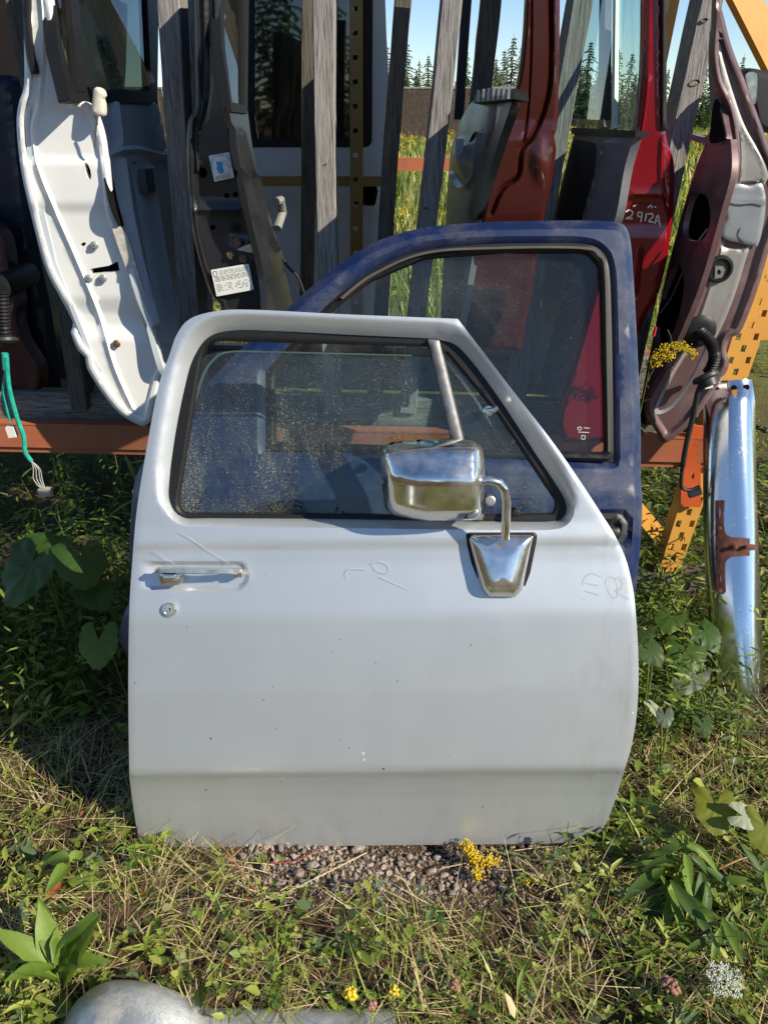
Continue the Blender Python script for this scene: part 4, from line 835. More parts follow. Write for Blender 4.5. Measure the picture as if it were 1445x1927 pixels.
for dx in (-3, 0, 3, 5): m.tube([CP.off(.008).hit(*p) for p in curve([(60, 868), (68 + dx * 1.5, 882), (70 + dx * 2, 902), (80 + dx, 918)], 5, False)], .0013, 5)
m.out('wire_strands', WIREP, cab)
MB().box(CP.off(.008).hit(86, 925), ((1, 0, .1), (0, 1, 0), (-.1, 0, 1)), (.034, .016, .020)).out('connector', CONN, cab)
MB().box(CP.off(.0).hit(83, 948), ((1, 0, .25), (0, 1, 0), (-.25, 0, 1)), (.034, .016, .018)).out('connector', PLASTIC, cab)
MB().box(CP.hit(23, 812), ((1, 0, .1), (0, 1, 0), (-.1, 0, 1)), (.022, .016, .03)).out('connector', LABELW, cab)
q = PY(3.0)
tag(panel('brown_board', q, rpoly([(-150, -90), (44, -90), (44, 146), (-150, 142)], 20), PLY, None, th=.03, sp=40), 'brown sheet of board in shade behind the white door edge', 'board')

# ------------------------------------------------------------------ chrome bumper end standing at the right
bt, bb = Vector((.962, 2.06, .775)), Vector((1.0, 1.665, -.02)); ax = (bt - bb).normalized()
bum = thing('bumper', tuple(bb), 'worn chrome bumper section standing upright against the yellow slotted upright', 'bumper')
fwd = Vector((-.32, -1, 0)); fwd = (fwd - ax * fwd.dot(ax)).normalized(); sx = ax.cross(fwd).normalized()
if sx.x < 0: sx = -sx
def bsec(s):
    wl, wr = np.interp(s, [0, .5, .93, 1], [.066, .072, .068, .060]), np.interp(s, [0, .5, .93, 1], [.066, .068, .064, .056]); pr = []
    for k in range(25):
        a = k / 24; u = -wl + (wl + wr) * a; e = 2 * a - 1; d = .045 * (1 - (abs(e) ** 3.0 if e > 0 else .55 * abs(e) ** 7)) + .012 * e * (e < 0) + .006 * math.sin(s * 9) * (1 - abs(2 * a - 1))
        pr.append((u, d))
    return pr
V = []; NS = 40
for i in range(NS + 1):
    s = i / NS; c = bb + (bt - bb) * s + sx * (-.010 * math.sin(s * math.pi)) + fwd * .02 * math.sin(s * math.pi)
    if s > .955: dsc = .55
    else: dsc = 1
    pr = bsec(s); V += [c + sx * u + fwd * d * dsc for u, d in pr] + [c + sx * u * .97 + fwd * (d * dsc - .004) for u, d in pr[::-1]]
n2 = 50; Fc = [(i * n2 + k, i * n2 + (k + 1) % n2, (i + 1) * n2 + (k + 1) % n2, (i + 1) * n2 + k) for i in range(NS) for k in range(n2)] + [tuple(range(n2 - 1, -1, -1)), tuple(NS * n2 + k for k in range(n2))]
mk('bumper_bar', V, Fc, OLDCHROME, bum, angle=40)
def bpt(s, u, d): return bb + (bt - bb) * s + sx * u + fwd * (d + .02 * math.sin(s * math.pi)) - sx * .01 * math.sin(s * math.pi)
for u in (-.035, .008, .04): MB().rev(bpt(.975, u, .032 - abs(u) * .25), fwd, [(.008, -.012), (.008, 0), (.003, 0)], 12).out('bolt_hole_shade', HOLE, bum)  # black plugs painted as the shade in bolt holes; nothing is drilled
BP_ = PL(bpt(.46, 0, .058), fwd)
br = panel('rusty_bracket', BP_, curve([(1345, 942, 1), (1361, 942, 1), (1361, 990), (1366, 1008), (1376, 1013, 1), (1410, 1013, 1), (1410, 1024, 1), (1423, 1026), (1424, 1034), (1410, 1036, 1), (1410, 1046, 1), (1376, 1048, 1), (1365, 1056), (1362, 1075), (1362, 1118, 1), (1346, 1118, 1)], 6), RUST, bum, th=.006, sp=6,
           holes=[circ(1353, 965, 2, 14, 10), circ(1354, 1092, 2, 14, 10)], wf=lambda x, y, do, dh: .005 * sm(1 - np.abs(y - 1030) / 10) * sm((x - 1372) / 8) - .016 * ((x - 1375) / 50) ** 2)
for x, y in ((1353, 994), (1382, 1029), (1404, 1029), (1353, 1112)): disc('bracket_bolt', BP_.off(.002), x, y, .006, .007, RUST, br, 8)
# chrome trim lying in the grass at the bottom edge
m = []; xs = np.linspace(-.582, .02, 40)
lie = thing('chrome_bumper', (-.4, .78, 0), 'scratched rounded chrome bumper lying half hidden in grass, bottom left corner', 'bumper')
V = []
for x in xs:
    q_ = max(0, 1 - ((x + .478) / (.17 if x > -.478 else .10)) ** 2); hgt = max(.100 * q_ ** .8, .026 if x > -.478 else .004); cy = .78
    for k in range(14):
        a = math.pi * (k / 13); V.append((x, cy - (.055 + hgt * .45) * math.cos(a) - .03, hgt * math.sin(a) ** .8 - .008))
Fc = [(i * 14 + k, i * 14 + k + 1, (i + 1) * 14 + k + 1, (i + 1) * 14 + k) for i in range(39) for k in range(13)] + [tuple(range(14)), tuple(39 * 14 + k for k in range(13, -1, -1))]
mk('bumper_bar', V, Fc, DULL, lie, angle=60)


# ------------------------------------------------------------------ ground cover
def vn(x, y, s, o=0):
    return (np.sin(x * s + 1.7 + o) * np.cos(y * s * 1.13 + .6 + o * 2) + np.sin(x * s * 2.3 + y * s * 1.9 + o) * .6 + np.sin(x * s * 4.1 - y * s * 3.7 + 2 + o) * .4) / 2
def gzn(x, y): return .012 * np.sin(x * 5.1 + 1) * np.sin(y * 4.3) + .008 * np.sin(x * 13 + y * 9) - .006
PAL = dict(green=((.135, .20, .026), (.23, .30, .05)), deep=((.04, .085, .016), (.075, .13, .025)), lime=((.30, .35, .06), (.42, .44, .10)),
           straw=((.46, .36, .18), (.66, .54, .31)), brown=((.12, .075, .04), (.22, .14, .075)), grey=((.09, .14, .065), (.13, .18, .09)), gold=((.60, .42, .02), (.75, .55, .03)))
def cols(n, mixd):
    k = list(mixd); p = np.array([mixd[a] for a in k], float); p /= p.sum(); ch = rng.choice(len(k), n, p=p); t = rng.random((n, 1)); out = np.zeros((n, 4)); out[:, 3] = 1
    A = np.array([PAL[a][0] for a in k])[ch]; B = np.array([PAL[a][1] for a in k])[ch]; out[:, :3] = (A + (B - A) * t) * rng.uniform(.8, 1.2, (n, 1)); return out
def raw(name, V, T, C, mat, kind='stuff', parent=None):
    me = bpy.data.meshes.new(name); nv, nt = len(V), len(T)
    me.vertices.add(nv); me.vertices.foreach_set('co', np.ascontiguousarray(V, np.float32).ravel())
    me.loops.add(nt * 3); me.loops.foreach_set('vertex_index', np.ascontiguousarray(T, np.int32).ravel())
    me.polygons.add(nt); me.polygons.foreach_set('loop_start', np.arange(0, nt * 3, 3, dtype=np.int32))
    me.update(calc_edges=True)
    ca = me.color_attributes.new('Col', 'FLOAT_COLOR', 'POINT'); ca.data.foreach_set('color', np.ascontiguousarray(C, np.float32).ravel())
    me.shade_smooth(); me.materials.append(mat); o = link(bpy.data.objects.new(name, me)); ORG[o.name] = Vector()
    return tag(o, kind=kind)
def blades(x, y, z, az, ln, wd, tilt, bend, col):
    n = len(x); P = np.stack([x, y, z], 1); h = np.stack([np.cos(az), np.sin(az), 0 * az], 1); sd_ = np.stack([-np.sin(az), np.cos(az), 0 * az], 1); V = np.zeros((n, 7, 3))
    for k in range(4):
        s = k / 3
        if k:
            a = tilt + bend * (s - 1 / 6); P = P + (h * np.sin(a)[:, None] + np.array([0, 0, 1.]) * np.cos(a)[:, None]) * (ln / 3)[:, None]
        P[:, 2] = np.maximum(P[:, 2], .002)
        if k < 3: w = (wd * (1, .95, .65)[k] / 2)[:, None]; V[:, 2 * k] = P - sd_ * w; V[:, 2 * k + 1] = P + sd_ * w
        else: V[:, 6] = P
    T = np.array([(0, 1, 3), (0, 3, 2), (2, 3, 5), (2, 5, 4), (4, 5, 6)]); T = (T[None] + 7 * np.arange(n)[:, None, None]).reshape(-1, 3)
    return V.reshape(-1, 3), T, np.repeat(col, 7, 0)
def leaflets(x, y, z, az, el, ln, wd, col, roll=None):
    n = len(x); B = np.stack([x, y, z], 1); d = np.stack([np.cos(az) * np.cos(el), np.sin(az) * np.cos(el), np.sin(el)], 1); s_ = np.stack([-np.sin(az), np.cos(az), 0 * az], 1); u = np.cross(d, s_)
    if roll is not None: s_ = s_ * np.cos(roll)[:, None] + u * np.sin(roll)[:, None]; u = np.cross(d, s_)
    def p(a, b, c): return B + d * (ln * a)[:, None] + s_ * (wd * b)[:, None] + u * (ln * c)[:, None]
    V = np.stack([p(0, 0, 0), p(.3, .46, .05), p(.72, .34, .0), p(1, 0, -.12), p(.72, -.34, .0), p(.3, -.46, .05), p(.5, 0, -.04)], 1)
    T = np.array([(6, 0, 5), (6, 5, 4), (6, 4, 3), (6, 3, 2), (6, 2, 1), (6, 1, 0)]); T = (T[None] + 7 * np.arange(n)[:, None, None]).reshape(-1, 3)
    return V.reshape(-1, 3), T, np.repeat(col, 7, 0)
def joinraw(name, parts, mat):
    V = []; T = []; C = []; n = 0
    for v, t_, c in parts: V.append(v); T.append(t_ + n); C.append(c); n += len(v)
    return raw(name, np.vstack(V), np.vstack(T), np.vstack(C), mat)
def gravelly(x, y): return np.exp(-(((x - .02) / .36) ** 4 + ((y - 1.12) / .10) ** 4))
def blocked(x, y):
    return ((x > -.47) & (x < .50) & (y > 1.135) & (y < 1.5)) | ((x > .92) & (x < 1.09) & (y > 1.60) & (y < 1.74)) | ((x > -.585) & (x < -.37) & (y > .66) & (y < .84)) | ((x > -.4) & (x < .02) & (y > .66) & (y < .80))
def scatter(n, x0, x1, y0, y1, keep):
    x = rng.uniform(x0, x1, n); y = rng.uniform(y0, y1, n); k = (rng.random(n) < keep(x, y)) & ~blocked(x, y); return x[k], y[k]
U = rng.uniform
shade = lambda x, y: 1 / (1 + np.exp(-((y - 1.28 - .1 * np.clip(x + .4, -1, 0)) * 18))) * (x < -.3)
dry = lambda x, y: .62 / (1 + np.exp(-(y - .95 - .06 * vn(x, y, 4, 3)) * 28)) / (1 + np.exp((x - .40) * 9))
# dry thatch
parts = []
x, y = scatter(50000, -1.6, 1.75, .55, 2.3, lambda x, y: np.clip(.62 + .6 * vn(x, y, 7) + .3 * shade(x, y), .10, 1) * (1 - .93 * gravelly(x, y)))
n = len(x); parts.append(blades(x, y, gzn(x, y) + U(.004, .035, n), np.where(rng.random(n) < .6, 5 * vn(x, y, 3.1, 6) + rng.normal(0, .5, n), U(0, 6.28, n)), U(.03, .14, n), U(.0009, .0026, n), U(1.15, 1.65, n), U(-.35, .5, n), cols(n, dict(straw=5, brown=5, lime=1.4, green=.6))))
joinraw('dry_straw', parts, STRAW)
# short green grass
parts = []
x, y = scatter(30000, -1.6, 1.75, .55, 2.3, lambda x, y: np.clip(.42 + .6 * vn(x, y, 6, 2) + .3 * (x > .4), .06, 1) * (1 - dry(x, y)) * (1 - gravelly(x, y)) * (1 - .72 * shade(x, y)))
n = len(x); parts.append(blades(x, y, gzn(x, y), U(0, 6.28, n), U(.025, .095, n), U(.0013, .0036, n), U(.1, 1.1, n), U(.2, 1.3, n), cols(n, dict(green=5, deep=1.5, lime=4.5, straw=1.5))))
# ground-hugging leaflets in threes
x, y = scatter(11500, -1.6, 1.75, .55, 2.2, lambda x, y: np.clip(.5 + .75 * vn(x, y, 5, 5) + .35 * (y < 1.0), .05, 1) * (1 - dry(x, y)) * (1 - gravelly(x, y)) * (1 - .6 * shade(x, y)))
n = len(x); a0 = U(0, 6.28, n); h = U(.008, .05, n); c_ = cols(n, dict(green=5, deep=1.8, grey=1.6, lime=3)); L_ = U(.007, .017, n); e0 = U(-.15, .55, n)
for k in range(3): parts.append(leaflets(x, y, gzn(x, y) + h, a0 + k * 2.09 + U(-.2, .2, n), e0 + U(-.2, .2, n), L_, L_ * U(.6, .9, n), c_, U(-.4, .4, n)))
x, y = scatter(2100, -1.6, 1.75, .55, 2.1, lambda x, y: np.clip(.5 + .7 * vn(x, y, 6, 4), .06, 1) * (1 - dry(x, y)) * (1 - gravelly(x, y)) * (1 - .6 * shade(x, y)))
n = len(x); L_ = U(.022, .045, n); parts.append(leaflets(x, y, gzn(x, y) + U(.012, .05, n), U(0, 6.28, n), U(-.4, .8, n), L_, L_ * U(.4, .8, n), cols(n, dict(green=5, deep=2, grey=2, lime=2.5, straw=.5)), U(-.7, .7, n)))
PAL['red'] = ((.25, .05, .03), (.35, .12, .04)); x, y = scatter(140, -1.6, 1.75, .55, 1.9, lambda x, y: 1 - gravelly(x, y)); n = len(x); L_ = U(.012, .03, n); parts.append(leaflets(x, y, gzn(x, y) + U(.012, .04, n), U(0, 6.28, n), U(-.4, .8, n), L_, L_ * .55, cols(n, dict(red=1)), U(-.7, .7, n)))
# small sprigs: pairs of leaves up a short stalk
x, y = scatter(2600, -1.6, 1.75, .55, 2.3, lambda x, y: np.clip(.45 + .7 * vn(x, y, 4, 8), .04, 1) * (1 - dry(x, y)) * (1 - gravelly(x, y)) * (1 - .5 * shade(x, y)))
n = len(x); hh = U(.03, .11, n); az = U(0, 6.28, n); c_ = cols(n, dict(green=5, deep=2, lime=2.5, grey=2)); lx_, ly_ = U(-.03, .03, n), U(-.03, .03, n)
parts.append(blades(x, y, gzn(x, y), np.arctan2(ly_, lx_), hh * 1.05, U(.0012, .002, n), np.hypot(lx_, ly_) / hh * .6, 0 * x + .2, c_))
for k in range(7):
    f = .25 + .75 * k / 6; L_ = U(.014, .034, n) * (1.15 - .4 * f)
    parts.append(leaflets(x + lx_ * f, y + ly_ * f, gzn(x, y) + hh * f, az + k * 2.4, U(-.1, .8, n), L_, L_ * U(.35, .6, n), c_, U(-.5, .5, n)))
# taller growth behind the doors and under the rack
def tall(n0, x0, x1, y0, y1, hmin, hmax, mixd, keep):
    x, y = scatter(n0, x0, x1, y0, y1, keep); n = len(x); hh = U(hmin, hmax, n); az = U(0, 6.28, n); lean = U(.0, .35, n); c_ = cols(n, mixd)
    parts.append(blades(x, y, 0 * x, az, hh, U(.0018, .0035, n), lean, U(0, .5, n), c_))
    for k in range(11):
        f = .2 + .78 * k / 10; L_ = U(.03, .075, n) * (1.1 - .55 * f); r = np.sin(lean + .15) * hh * f
        parts.append(leaflets(x + np.cos(az) * r, y + np.sin(az) * r, np.cos(lean) * hh * f, az + k * 2.4 + U(-.3, .3, n), U(-.3, .7, n), L_, L_ * U(.16, .34, n), c_, U(-.4, .4, n)))
tall(950, -1.9, -.40, 1.50, 2.15, .10, .42, dict(green=5, deep=4, lime=1.5), lambda x, y: np.clip(.6 + .5 * vn(x, y, 5, 3), .1, 1))
tall(900, -2.2, 1.3, 2.2, 3.6, .12, .42, dict(green=3, deep=6, lime=.5), lambda x, y: 1 + 0 * x)
tall(200, .60, .92, 1.45, 2.3, .06, .30, dict(green=5, deep=4, grey=2, lime=1), lambda x, y: 1 + 0 * x)
tall(330, .92, 1.9, 1.75, 3.2, .08, .36, dict(green=5, deep=3, grey=2, lime=2), lambda x, y: 1 + 0 * x)
tall(60, .46, 1.1, .72, 1.3, .03, .09, dict(green=5, lime=4, grey=1), lambda x, y: 1 + 0 * x)
tall(50, -1.0, -.45, .75, 1.25, .03, .09, dict(green=5, lime=4, grey=1), lambda x, y: 1 + 0 * x)
tall(90, 1.08, 1.7, 1.25, 1.8, .06, .22, dict(green=5, deep=2, grey=2, lime=3), lambda x, y: 1 + 0 * x)
joinraw('grass', parts, LEAF)
# long arching grass stalks and bents
parts = []
x, y = scatter(1900, -1.5, 1.7, .6, 2.2, lambda x, y: np.clip(.35 + .3 * shade(x, y) + .3 * (x > .5), 0, 1) * (1 - gravelly(x, y)))
n = len(x); parts.append(blades(x, y, gzn(x, y) + .01, U(0, 6.28, n), U(.12, .32, n), U(.0012, .0026, n), U(.7, 1.4, n), U(.1, .6, n), cols(n, dict(straw=4, lime=3, green=3, brown=1))))
joinraw('grass', parts, STRAW)
# meadow beyond
def meadow(n, y0, y1, big):
    y = np.sqrt(U(y0 ** 2, y1 ** 2, n)); x = y * U(-.62, .78, n); k = ~((x > -2.3) & (x < 1.6) & (y < 4.0)); x, y = x[k], y[k]; n = len(x)
    hh = U(.16, .46, n) * (1 + .3 * vn(x, y, .8)); w = .0022 * y * big; c_ = cols(n, dict(green=5, lime=2.5, straw=2, deep=2))
    parts.append(blades(x, y, 0 * x, U(0, 6.28, n), hh, w, U(0, .4, n), U(0, .6, n), c_))
    g_ = U(0, 1, n) < .10; m_ = g_.sum()
    for k in range(3):
        L_ = (.03 + .006 * y[g_]) * U(.7, 1.2, m_); parts.append(leaflets(x[g_] + U(-.06, .06, m_), y[g_] + U(-.06, .06, m_), hh[g_] * U(.85, 1.1, m_), U(0, 6.28, m_), U(-.2, .8, m_), L_, L_ * .4, cols(m_, dict(gold=1))))
parts = []; meadow(9000, 4.2, 12, 1.3); meadow(16000, 12, 39, 1.2); meadow(9000, 39, 90, 1.2); joinraw('meadow_grass', parts, LEAF)

# ------------------------------------------------------------------ gravel
def stone_mesh(seed, sub=1):
    rd = random.Random(seed); bm = bmesh.new(); bmesh.ops.create_icosphere(bm, subdivisions=sub, radius=1)
    ax_ = [Vector((rd.gauss(0, 1), rd.gauss(0, 1), rd.gauss(0, 1))).normalized() for _ in range(7)]; cut = [rd.uniform(.42, .75) for _ in ax_]
    for v in bm.verts:
        for a, c in zip(ax_, cut):
            d = v.co.dot(a)
            if d > c: v.co -= a * (d - c)
        v.co = Vector((v.co.x * 1.0, v.co.y * .8, v.co.z * .62))
    me = bpy.data.meshes.new('stone'); bm.to_mesh(me); bm.free(); me.shade_flat(); me.materials.append(STONES[seed % 3]); return me
SM = [stone_mesh(k, 2) for k in range(9)]
rd = random.Random(3); placed = []
for k in range(900):
    if len(placed) >= 260: break
    p = g(rd.uniform(455, 1015), rd.uniform(1591, 1668)); r = rd.choice((.005, .006, .007, .008, .009, .011)) * rd.uniform(.85, 1.3)
    if k < 14: r = rd.uniform(.013, .018)
    if gravelly(p.x, p.y) < .35 * rd.random() or any((p.x - q[0]) ** 2 + (p.y - q[1]) ** 2 < (r + q[2]) ** 2 * .55 for q in placed): continue
    placed.append((p.x, p.y, r)); o = link(bpy.data.objects.new('stone', rd.choice(SM))); o.parent = GR
    o.location = (p.x, p.y, gz(p.x, p.y) + r * .35); o.scale = (r, r, r); o.rotation_euler = (rd.uniform(-.4, .4), rd.uniform(-.4, .4), rd.uniform(0, 6.28))
bv = np.array([(1, 0, -.2), (-.5, .8, -.2), (-.6, -.7, -.2), (.1, .1, .7), (.5, .6, .3)]); bt_ = np.array([(0, 1, 4), (1, 3, 4), (0, 4, 3), (1, 2, 3), (2, 0, 3)])
n = 5200; x, y = U(-.42, .46, n), U(.985, 1.20, n); k = rng.random(n) < gravelly(x, y) ** .5; x, y = x[k], y[k]; n = len(x); r = U(.0018, .0045, n); a = U(0, 6.28, n)
Vx = (bv[None, :, 0] * np.cos(a)[:, None] - bv[None, :, 1] * np.sin(a)[:, None]) * r[:, None] + x[:, None]; Vy = (bv[None, :, 0] * np.sin(a)[:, None] + bv[None, :, 1] * np.cos(a)[:, None]) * r[:, None] + y[:, None]
Vz = bv[None, :, 2] * r[:, None] * U(.7, 1.3, n)[:, None] + gzn(x, y)[:, None] + r[:, None] * .3
PAL['gravel'] = ((.16, .12, .10), (.36, .29, .25)); go = raw('gravel', np.stack([Vx, Vy, Vz], 2).reshape(-1, 3), (bt_[None] + 5 * np.arange(n)[:, None, None]).reshape(-1, 3), np.repeat(cols(n, dict(gravel=1)), 5, 0), STRAW)

# ------------------------------------------------------------------ single plants
def leaf_data(name, outline, droop, fold, nseg=8, wave=0.):
    """one leaf, unit long along x: outline gives half-widths along its length"""
    V = []; Fc = []
    for i in range(nseg + 1):
        s = i / nseg; w = np.interp(s, *outline); zc = -droop * s * s
        for j, f in enumerate((-1, -.5, 0, .5, 1)): V.append((s * (1 - .15 * droop * s), w * f, zc + fold * abs(f) * w + wave * math.sin(s * 17 + f * 2) * abs(f) * w))
    for i in range(nseg):
        for j in range(4): Fc.append((i * 5 + j, i * 5 + j + 1, i * 5 + j + 6, i * 5 + j + 5))
    me = bpy.data.meshes.new(name); me.from_pydata(V, [], Fc); me.shade_smooth(); return me
def lobed_data(name, lobes=7):
    V = [(.0, 0, 0)]; n = 42
    for ring in (.45, .8, 1):
        for i in range(n):
            a = -2.75 + 5.5 * i / (n - 1); r = (.86 + .10 * math.cos(a * 2.6) + .05 * math.sin(a * 5 + lobes) + .035 * math.sin(a * 19)) * (1 - .10 * (abs(a) / 2.75) ** 3)
            r = 1 + (r - 1) * ring; rr = ring * r * .62; V.append((rr * math.cos(a) + .25 * ring * (math.cos(a) > -.2) * .4, rr * math.sin(a), .06 * ring - .13 * ring ** 2 * (1 + .6 * math.sin(a * 1.7 + lobes)) + .022 * math.sin(a * 9 + ring * 5) * ring))
    Fc = [(0, 1 + i, 2 + i) for i in range(n - 1)] + [(1 + r_ * n + i, 1 + (r_ + 1) * n + i, 2 + (r_ + 1) * n + i, 2 + r_ * n + i) for r_ in (0, 1) for i in range(n - 1)]
    me = bpy.data.meshes.new(name); me.from_pydata(V, [], Fc); me.shade_smooth(); return me
LD = dict(lance=([0, .15, .4, .75, 1], [.012, .07, .115, .075, .002]), ovate=([0, .12, .35, .7, 1], [.02, .20, .27, .17, .002]), dock=([0, .1, .3, .55, .8, 1], [.02, .05, .10, .15, .10, .002]), narrow=([0, .2, .5, .8, 1], [.008, .045, .06, .04, .002]))
LMESH = {}
def leafdata(kind, mat, var):
    key = (kind, mat.name, var)
    if key not in LMESH:
        me = lobed_data('leaf', 7 + var % 2) if kind == 'lobed' else leaf_data('leaf', LD[kind], (.15, .4, .7)[var % 3], (.35, .2, .5)[var % 3], 9, (.05, .12, .0)[var % 3])
        me.materials.append(mat); LMESH[key] = me
    return LMESH[key]
def add_leaf(root, p, az, el, ln, kind, mat, var=0, roll=0., name='leaf'):
    o = link(bpy.data.objects.new(name, leafdata(kind, mat, var))); o.parent = root
    o.matrix_local = Matrix.Translation(Vector(p) - ORG[root.name]) @ Matrix.Rotation(az, 4, 'Z') @ Matrix.Rotation(-el, 4, 'Y') @ Matrix.Rotation(roll, 4, 'X') @ Matrix.Scale(ln, 4)
    return o
def stalk(label, cat, name, base, top, nl, l0, l1, kind, mlist, mstem, rs=.0022, bow=.03, el=(.0, .8), f0=.15, seed=0, spread=None, group=None):
    """upright weed: a bowed stem with leaves up its length, each leaf its own part"""
    rd = random.Random(seed); base, top = Vector(base), Vector(top); r = thing(name, tuple(base), label, cat, group)
    bo = Vector((rd.uniform(-1, 1), rd.uniform(-1, 1), 0)) * bow; P = [base + (top - base) * (i / 8) + bo * math.sin(i / 8 * math.pi) for i in range(9)]
    MB().tube(P, [rs * (1.2 - .8 * i / 8) for i in range(9)], 6).out('stem', mstem, r)
    for k in range(nl):
        f = f0 + (1 - f0) * k / max(1, nl - 1); i = min(7, int(f * 8)); p = P[i] + (P[i + 1] - P[i]) * (f * 8 - i)
        az = k * 2.399 + rd.uniform(-.4, .4) if spread is None else rd.uniform(*spread)
        add_leaf(r, p, az, rd.uniform(*el), rd.uniform(l0, l1) * (1.1 - .4 * f), kind, rd.choice(mlist), rd.randrange(3), rd.uniform(-.5, .5))
    return r
def at(px, py, Y): return PY(Y).hit(px, py)
def gnd(px, py): p = g(px, py); p.z = gz(p.x, p.y); return p
def under(p): return Vector((p.x, p.y, 0))
# shaded side, left of the silver door
GW = 'tall narrow leaved weeds left of the doors'
for i, (tx, ty, Y, nl, l0, l1, lab) in enumerate([(245, 872, 1.80, 17, .09, .13, 'tallest narrow leaved weed rising against the edge of the blue door'), (207, 925, 1.78, 14, .08, .12, 'arching narrow leaved weed just left of the tallest one'),
       (165, 985, 1.72, 13, .06, .10, 'narrow leaved weed behind the broad leaves, in half shade'), (228, 1010, 1.62, 13, .05, .09, 'short narrow leaved weed close to the rear edge of the silver door'), (40, 900, 2.02, 12, .05, .09, 'thin narrow leaved weed under the green cable')]):
    tp = at(tx, ty, Y); stalk(lab, 'weed', 'narrow_leaved_weed', (tp.x + random.uniform(-.05, .05), Y + .04, 0), tp, nl, l0, l1, 'narrow', [LG1, LG2], STEM, .002, .04, (-.1, .9), .3, 20 + i, None, GW)
tp = at(108, 885, 1.85); stalk('grey-green weed with small round leaves beside the hanging connectors', 'weed', 'small_leaved_weed', (tp.x + .01, 1.88, 0), tp, 44, .022, .034, 'ovate', [LG3, LG2], STEM, .002, .02, (-.2, .7), .35, 41)
def broad(label, spots, seed, mats, name='broad_leaved_plant', cat='plant'):
    """lobed leaves on long stalks from one root"""
    rd = random.Random(seed); b = under(spots[0][0]) + Vector((rd.uniform(.02, .06), rd.uniform(.02, .06), 0)); r = thing(name, tuple(b), label, cat)
    for (p, ln, az, el, roll) in spots:
        m_ = b + (p - b) * .5 + Vector((0, 0, .25 * (p.z - b.z)))
        pts_ = [b, b + (m_ - b) * .5 + Vector((0, 0, .02)), m_, p]
        MB().tube([Vector((c[0], c[1], 0)) + Vector((0, 0, z)) for c, z in zip(pts_, [0, p.z * .5, p.z * .85, p.z])], .0022, 6).out('leaf_stalk', STEM, r)
        add_leaf(r, p, az, el, ln, 'lobed', rd.choice(mats), rd.randrange(2), roll)
    return r
broad('plant with two large lobed leaves, the biggest at the left edge', [(at(62, 1058, 1.66), .165, -1.9, -.45, .1), (at(70, 1030, 1.72), .12, .6, .1, .2)], 1, [LG2])
broad('plant with a bright lobed leaf right beside the largest leaves', [(at(150, 1050, 1.66), .13, -1.2, -.3, -.2), (at(172, 1112, 1.62), .10, -.8, -.1, 0)], 2, [LG2, LG1])
broad('plant with one pale lobed leaf low beside the silver door edge', [(at(186, 1205, 1.50), .095, -1.5, -.75, 0)], 3, [LG1])
# left foreground
b = gnd(120, 1868); r = stalk('upright clump of long pointed light green leaves at the lower left', 'plant', 'dock_plant', b, b + Vector((.0, .0, .09)), 9, .13, .20, 'dock', [LG1], STEM, .003, 0, (1.0, 1.45), .1, 52)
for az, el, ln in ((2.6, .6, .12), (3.9, .5, .10), (5.2, .5, .08)): add_leaf(r, b + Vector((0, 0, .01)), az, el, ln, 'dock', LG1, 1)
b = gnd(138, 1668); r = stalk('dark green broad weed with one red leaf in the straw', 'weed', 'ovate_leaved_weed', b, b + Vector((.01, .0, .08)), 5, .06, .085, 'ovate', [LG2, LG1], STEMR, .0025, .005, (-.1, .7), .3, 57)
add_leaf(r, b + Vector((-.01, -.02, .03)), -2.1, -.3, .055, 'ovate', LRED, 0)
b = gnd(410, 1662); r = stalk('small weed with pale yellow-green leaves beside the gravel', 'weed', 'ovate_leaved_weed', b, b + Vector((0, 0, .03)), 5, .035, .05, 'ovate', [LYEL, LG1], STEM, .0015, .0, (-.1, .6), .2, 63)
# grass tuft heads at the left corner of the door
b = gnd(258, 1640); r = thing('grass_tuft', tuple(b), 'bent green grass tuft at the bottom left corner of the silver door', 'grass tuft')
for k in range(9):
    a = random.uniform(-2.2, -.6); h = random.uniform(.05, .12); P = [b + Vector((math.cos(a) * .03 * s * s * 2 + random.uniform(-.004, .004), math.sin(a) * .03 * s * s, h * s * (1.25 - .45 * s * s) * 1.3)) for s in (0, .3, .6, .85, 1, 1.15)]
    MB().tube(P, [.0013, .0013, .0011, .0018, .0016, .0004], 5).out('grass_blade', LG1, r)
